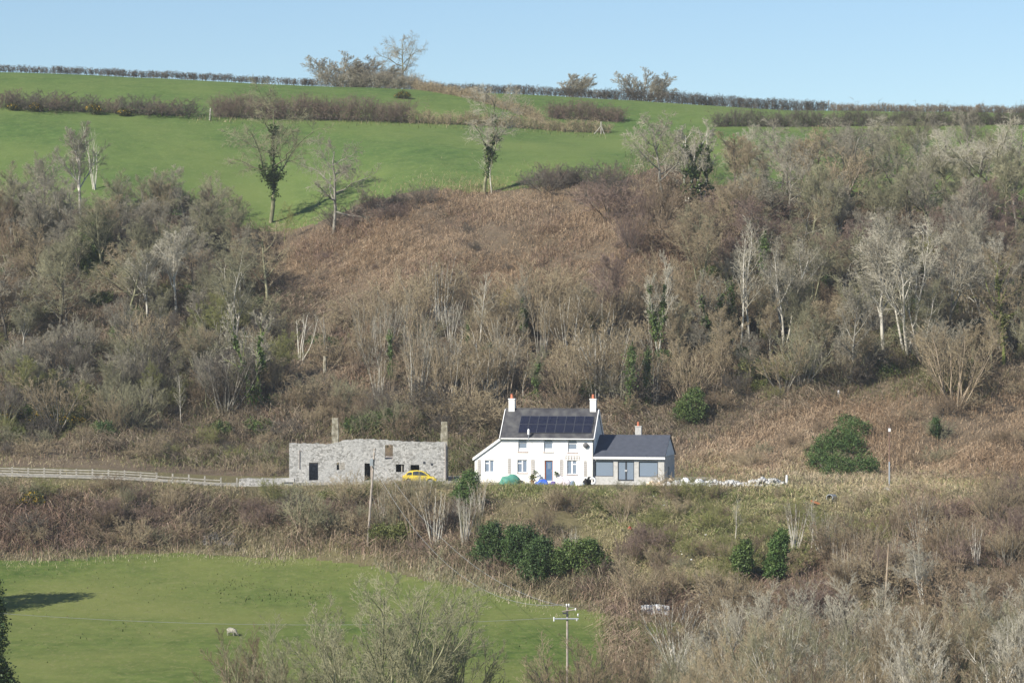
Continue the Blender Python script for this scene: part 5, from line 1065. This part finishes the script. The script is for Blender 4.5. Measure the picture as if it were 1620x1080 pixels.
blob(858, None, 22, 8, "blue_sheet", "crumpled bright blue plastic sheet before the blue door", "sheet", M["bluetarp"], 3, Y=316.8)
blob(875, None, 9, 5, "plastic_tub", "small purple plastic tub right of the blue sheet", "tub", M["purple"], 4, Y=316.6)
blob(888, None, 16, 12, "sack_pile", "pile of pale lilac sacks right of the blue door", "sacks", M["lilac"], 5, Y=316.6)
blob(897, None, 14, 9, "sack_pile", "pinkish white sack slumped against the pile of lilac sacks", "sacks", M["lilac"], 6, Y=316.3)
blob(906, None, 10, 7, "plastic_bin", "toppled grey blue plastic bin at the right of the sacks", "bin", M["greyblue"], 7, Y=316.2)
blob(917, None, 14, 6, "white_sheet", "flat white sheet lying between grey blue bin and black bags", "sheet", M["bag"], 8, Y=316.2)
blob(927, None, 9, 11, "black_bag", "black rubbish bag below the satellite dish", "bag", M["rubber"], 9, Y=316.4)
blob(932, None, 8, 14, "black_bag", "tall black rubbish bag leaning by the tyre", "bag", M["rubber"], 10, Y=316.6)
pl = empty("plant_pot", atY(842.5, 317.6), 0, "potted green shrub between the green tarpaulin and the blue sheet", "plant")
MB().tube([(0, 0, 0), (0, 0, .35)], [.16, .22], 10).build("pot", M["reddish"], pl)
link("foliage", bush_cloud([(0, 0, .6, .28, .28, .34)], 260, .09, 4), pl, M["leaf_olive"])
p = atY(937, 316.6); bm_ = bmesh.new()
ty = MB(); n = 20; rr_ = []
for i in range(n):
    a = i / n * 6.2832
    for j in range(8):
        b_ = j / 8 * 6.2832; r = .31 + .11 * math.cos(b_); ty.v.append((r * math.cos(a), .10 * math.sin(b_), .42 + r * math.sin(a)))
for i in range(n):
    for j in range(8): ty.f.append((i * 8 + j, ((i + 1) % n) * 8 + j, ((i + 1) % n) * 8 + (j + 1) % 8, i * 8 + (j + 1) % 8))
o = ty.build("tyre", M["bag"], None, smooth=True); o.location = p; tag(o, "pale ring standing on edge at the corner of house and extension", "tyre")
for u, hgt, lb in ((848, 16.5, "dark stalk plant in front of the wall left of the blue door"), (881, 15, "dark stalk plant in front of the wall right of the blue door")):
    e = empty("plant_stand", atY(u, 318.2), 0, lb, "plant"); k = 318 / FPX
    MB().tube([(0, 0, 0), (.02, 0, hgt * k)], .02, 5).build("stalk", M["bark_dark"], e)
    link("foliage", bush_cloud([(.02, 0, hgt * k, .2, .15, .08)], 60, .10, 7), e, M["leaf_ivy"])
o = MB().tube([(0, 0, 0), (0, 0, .55)], [.17, .19], 12).build("metal_drum", M["dish"]); o.location = atY(962, 318.2); tag(o, "dark grey drum under the left extension window", "drum")
o = MB().box(-.9, .9, -.3, .3, 0, .12).box(-.8, 1.0, -.25, .25, .124, .22).box(-1.0, .7, -.2, .3, .224, .30).build("board_stack", M["board"]); o.location = atY(1051, 316.8) + Vector((0, 0, .45)); tag(o, "stack of pale boards at the right corner of the extension", "boards")
for i, (u, w_, h_) in enumerate(((1030, 16, 7), (1044, 14, 6), (1056, 18, 6), (1070, 14, 10), (1084, 18, 12), (1106, 18, 10))):
    blob(u, None, w_, h_, "rubble_sack", ["tan sack of rubble by the extension corner", "brownish sack of rubble right of the first", "white rubble sack under the stack of boards", "white rubble sack right of the boards", "largest white rubble sack beyond the extension corner", "white rubble sack at the left end of the rubble heap"][i], "sack", M["bag"] if i > 1 else M["board"], 30 + i, Y=316.0)
def rubble(u0, u1, n, hmax, Y, label, s0=.10, s1=.32):
    V, F = [], []
    base = np.array([[-1, -1, -.7], [1, -1, -.7], [1, 1, -.7], [-1, 1, -.7], [-.7, -.7, .7], [.75, -.6, .6], [.6, .7, .8], [-.8, .6, .6]])
    fq = np.array([[0, 3, 2, 1], [4, 5, 6, 7], [0, 1, 5, 4], [1, 2, 6, 5], [2, 3, 7, 6], [3, 0, 4, 7]])
    for i in range(n):
        t = rng.random(); u = u0 + (u1 - u0) * t; q = atY(u, Y + rng.normal() * .7)
        hh = hmax * (.4 + .6 * abs(math.sin(t * 9.5 + 1))) * math.sin(math.pi * min(max(t, .03), .97)) ** .4
        s = rng.uniform(s0, s1); Rm = np.array(Matrix.Rotation(rng.uniform(0, 6), 3, 'Z') @ Matrix.Rotation(rng.normal() * .7, 3, 'X') @ Matrix.Rotation(rng.normal() * .7, 3, 'Y'))
        V.append((base * rng.uniform(.6, 1.2, (8, 3)) * s * .6) @ Rm.T + np.array(q) + [0, 0, rng.random() * hh]); F.append(fq + 8 * i)
    V = np.concatenate(V); m = atY((u0 + u1) / 2, Y); o = link("rubble_heap", np_mesh("rubble_heap", V - np.array(m), np.concatenate(F)), None, M["rubble"]); o.location = m; return tag(o, label, "rubble")
rubble(1092, 1182, 600, .45, 316, "long low heap of white rubble stones right of the extension")
rubble(1184, 1240, 520, .75, 316, "higher heap of white rubble stones ending at the white marker post")
q = in_poly([(1020, 775), (1150, 775), (1200, 800), (1180, 900), (1020, 900)], .0012)
for i, (u, v) in enumerate(q): blob(u, v, R.uniform(1.5, 5), R.uniform(.5, 2.2), "litter_scrap", "small white scrap of litter lying on the bank below the rubble", "litter", M["bag"], 60 + i, group="white litter on the bank")
blob(996.5, 837, 7, 5, "red_bucket", "bright red plastic bucket thrown on the bank", "bucket", M["red"], 99)
blob(1403, 776, 13, 5, "white_boulder", "small white boulder at the foot of the lone dark pole", "boulder", M["rubble"], 98)
o = MB().box(-.5, .5, -.05, .05, -.09, .09).box(-.4, .35, -.12, -.055, -.12, -.04).build("orange_barrier", M["orange"]); o.location = G(1290, 799) + Vector((0, 0, .3)); o.rotation_euler = (0, .35, .2); tag(o, "orange plastic barrier piece lying beside the drain pipe", "barrier")
def pipe(u, v, r, ln, az, label, tilt=0):
    p = G(u, v); d = Vector((math.sin(az), math.cos(az), tilt)).normalized(); e = empty("drain_pipe", p + Vector((0, 0, r * .8)), 0, label, "pipe"); n = 18
    a = d.cross(Vector((0, 0, 1))).normalized(); b_ = a.cross(d); mb = MB()
    for off, rr2 in ((-.15, r), (ln, r), (ln, r * .86), (-.15, r * .86)):
        for k in range(n): t = k / n * 6.2832; mb.v.append(tuple(d * off + (a * math.cos(t) + b_ * math.sin(t)) * rr2))
    for s in range(4):
        for k in range(n): mb.f.append((s * n + k, s * n + (k + 1) % n, ((s + 1) % 4) * n + (k + 1) % n, ((s + 1) % 4) * n + k))
    mb.build("pipe_wall", M["steel"], e, smooth=False)
    mb2 = MB(); mb2.prism([tuple(d * ln * .8 + (a * math.cos(k / n * 6.2832) + b_ * math.sin(k / n * 6.2832)) * r * .85) for k in range(n)], [tuple(d * ln * .85 + (a * math.cos(k / n * 6.2832) + b_ * math.sin(k / n * 6.2832)) * r * .85) for k in range(n)]); mb2.build("pipe_end", M["blackpipe"], e)
    return e
pipe(1313, 791, .36, 1.1, .5, "open black drain pipe jutting from the bank right of the house", -.05)
pipe(1091, 955, .28, 2.2, .5, "open pipe end above the small culvert near the corrugated iron", .15)
tag(MB().tube([tuple(G(1088, 960) + Vector((0, 0, .5))), tuple(G(1083, 972) + Vector((0, -.2, .5))), tuple(G(1079, 988) + Vector((0, -.2, .3)))], .09, 8).build("hose", M["steel"]), "grey hose hanging down from the culvert pipe", "hose")
mb = MB(); nx = 40; p = G(1037, 972)
for i in range(nx + 1):
    x = -1.3 + 2.6 * i / nx; y = .05 * math.sin(i * 1.6); sg = -.12 * (x / 1.3) ** 2 + .03 * math.sin(x * 5)
    for z, yy in ((.1, 0), (.9, .35), (.92, .37), (.12, .02)): mb.v.append((x, y + yy, z + sg))
for i in range(nx):
    for k in range(4): a = i * 4 + k; b_ = i * 4 + (k + 1) % 4; mb.f.append((a, b_, b_ + 4, a + 4))
o = mb.build("corrugated_sheet", mat("rusty white corrugated iron", (.40, .42, .45), (.66, .68, .70), 1.5, rough=.5, c3=(.5, .5, .5))); o.location = p; tag(o, "white corrugated iron sheet leaning on the bank at the pasture corner", "metal sheet")
rubble(322, 372, 260, .25, 306, "grey slate spoil spilling down the bank left of the ruin", .1, .3).data.materials[0] = M["grit"]
rubble(1365, 1400, 120, .5, float(G(1390, 578).y), "pale heap of logs and stones in the right wood", .15, .45).data.materials[0] = M["stonebare"]

# ------------------------------------------------------------------ thin winter haze over the valley
HAZE = 0.00013
if HAZE:
    mb = MB().box(-600, 600, -40, 640, -75, 110); hz_ = mb.build("haze", None); m = bpy.data.materials.new("haze air"); m.use_nodes = True; n = m.node_tree.nodes
    n.remove(n["Principled BSDF"]); pv = n.new("ShaderNodeVolumePrincipled"); pv.inputs["Color"].default_value = (.90, .94, 1, 1); pv.inputs["Density"].default_value = HAZE; pv.inputs["Anisotropy"].default_value = .2
    m.node_tree.links.new(pv.outputs[0], n["Material Output"].inputs["Volume"]); hz_.data.materials.clear(); hz_.data.materials.append(m); tag(hz_, "thin pale blue winter haze in the valley air", None, None, "stuff")
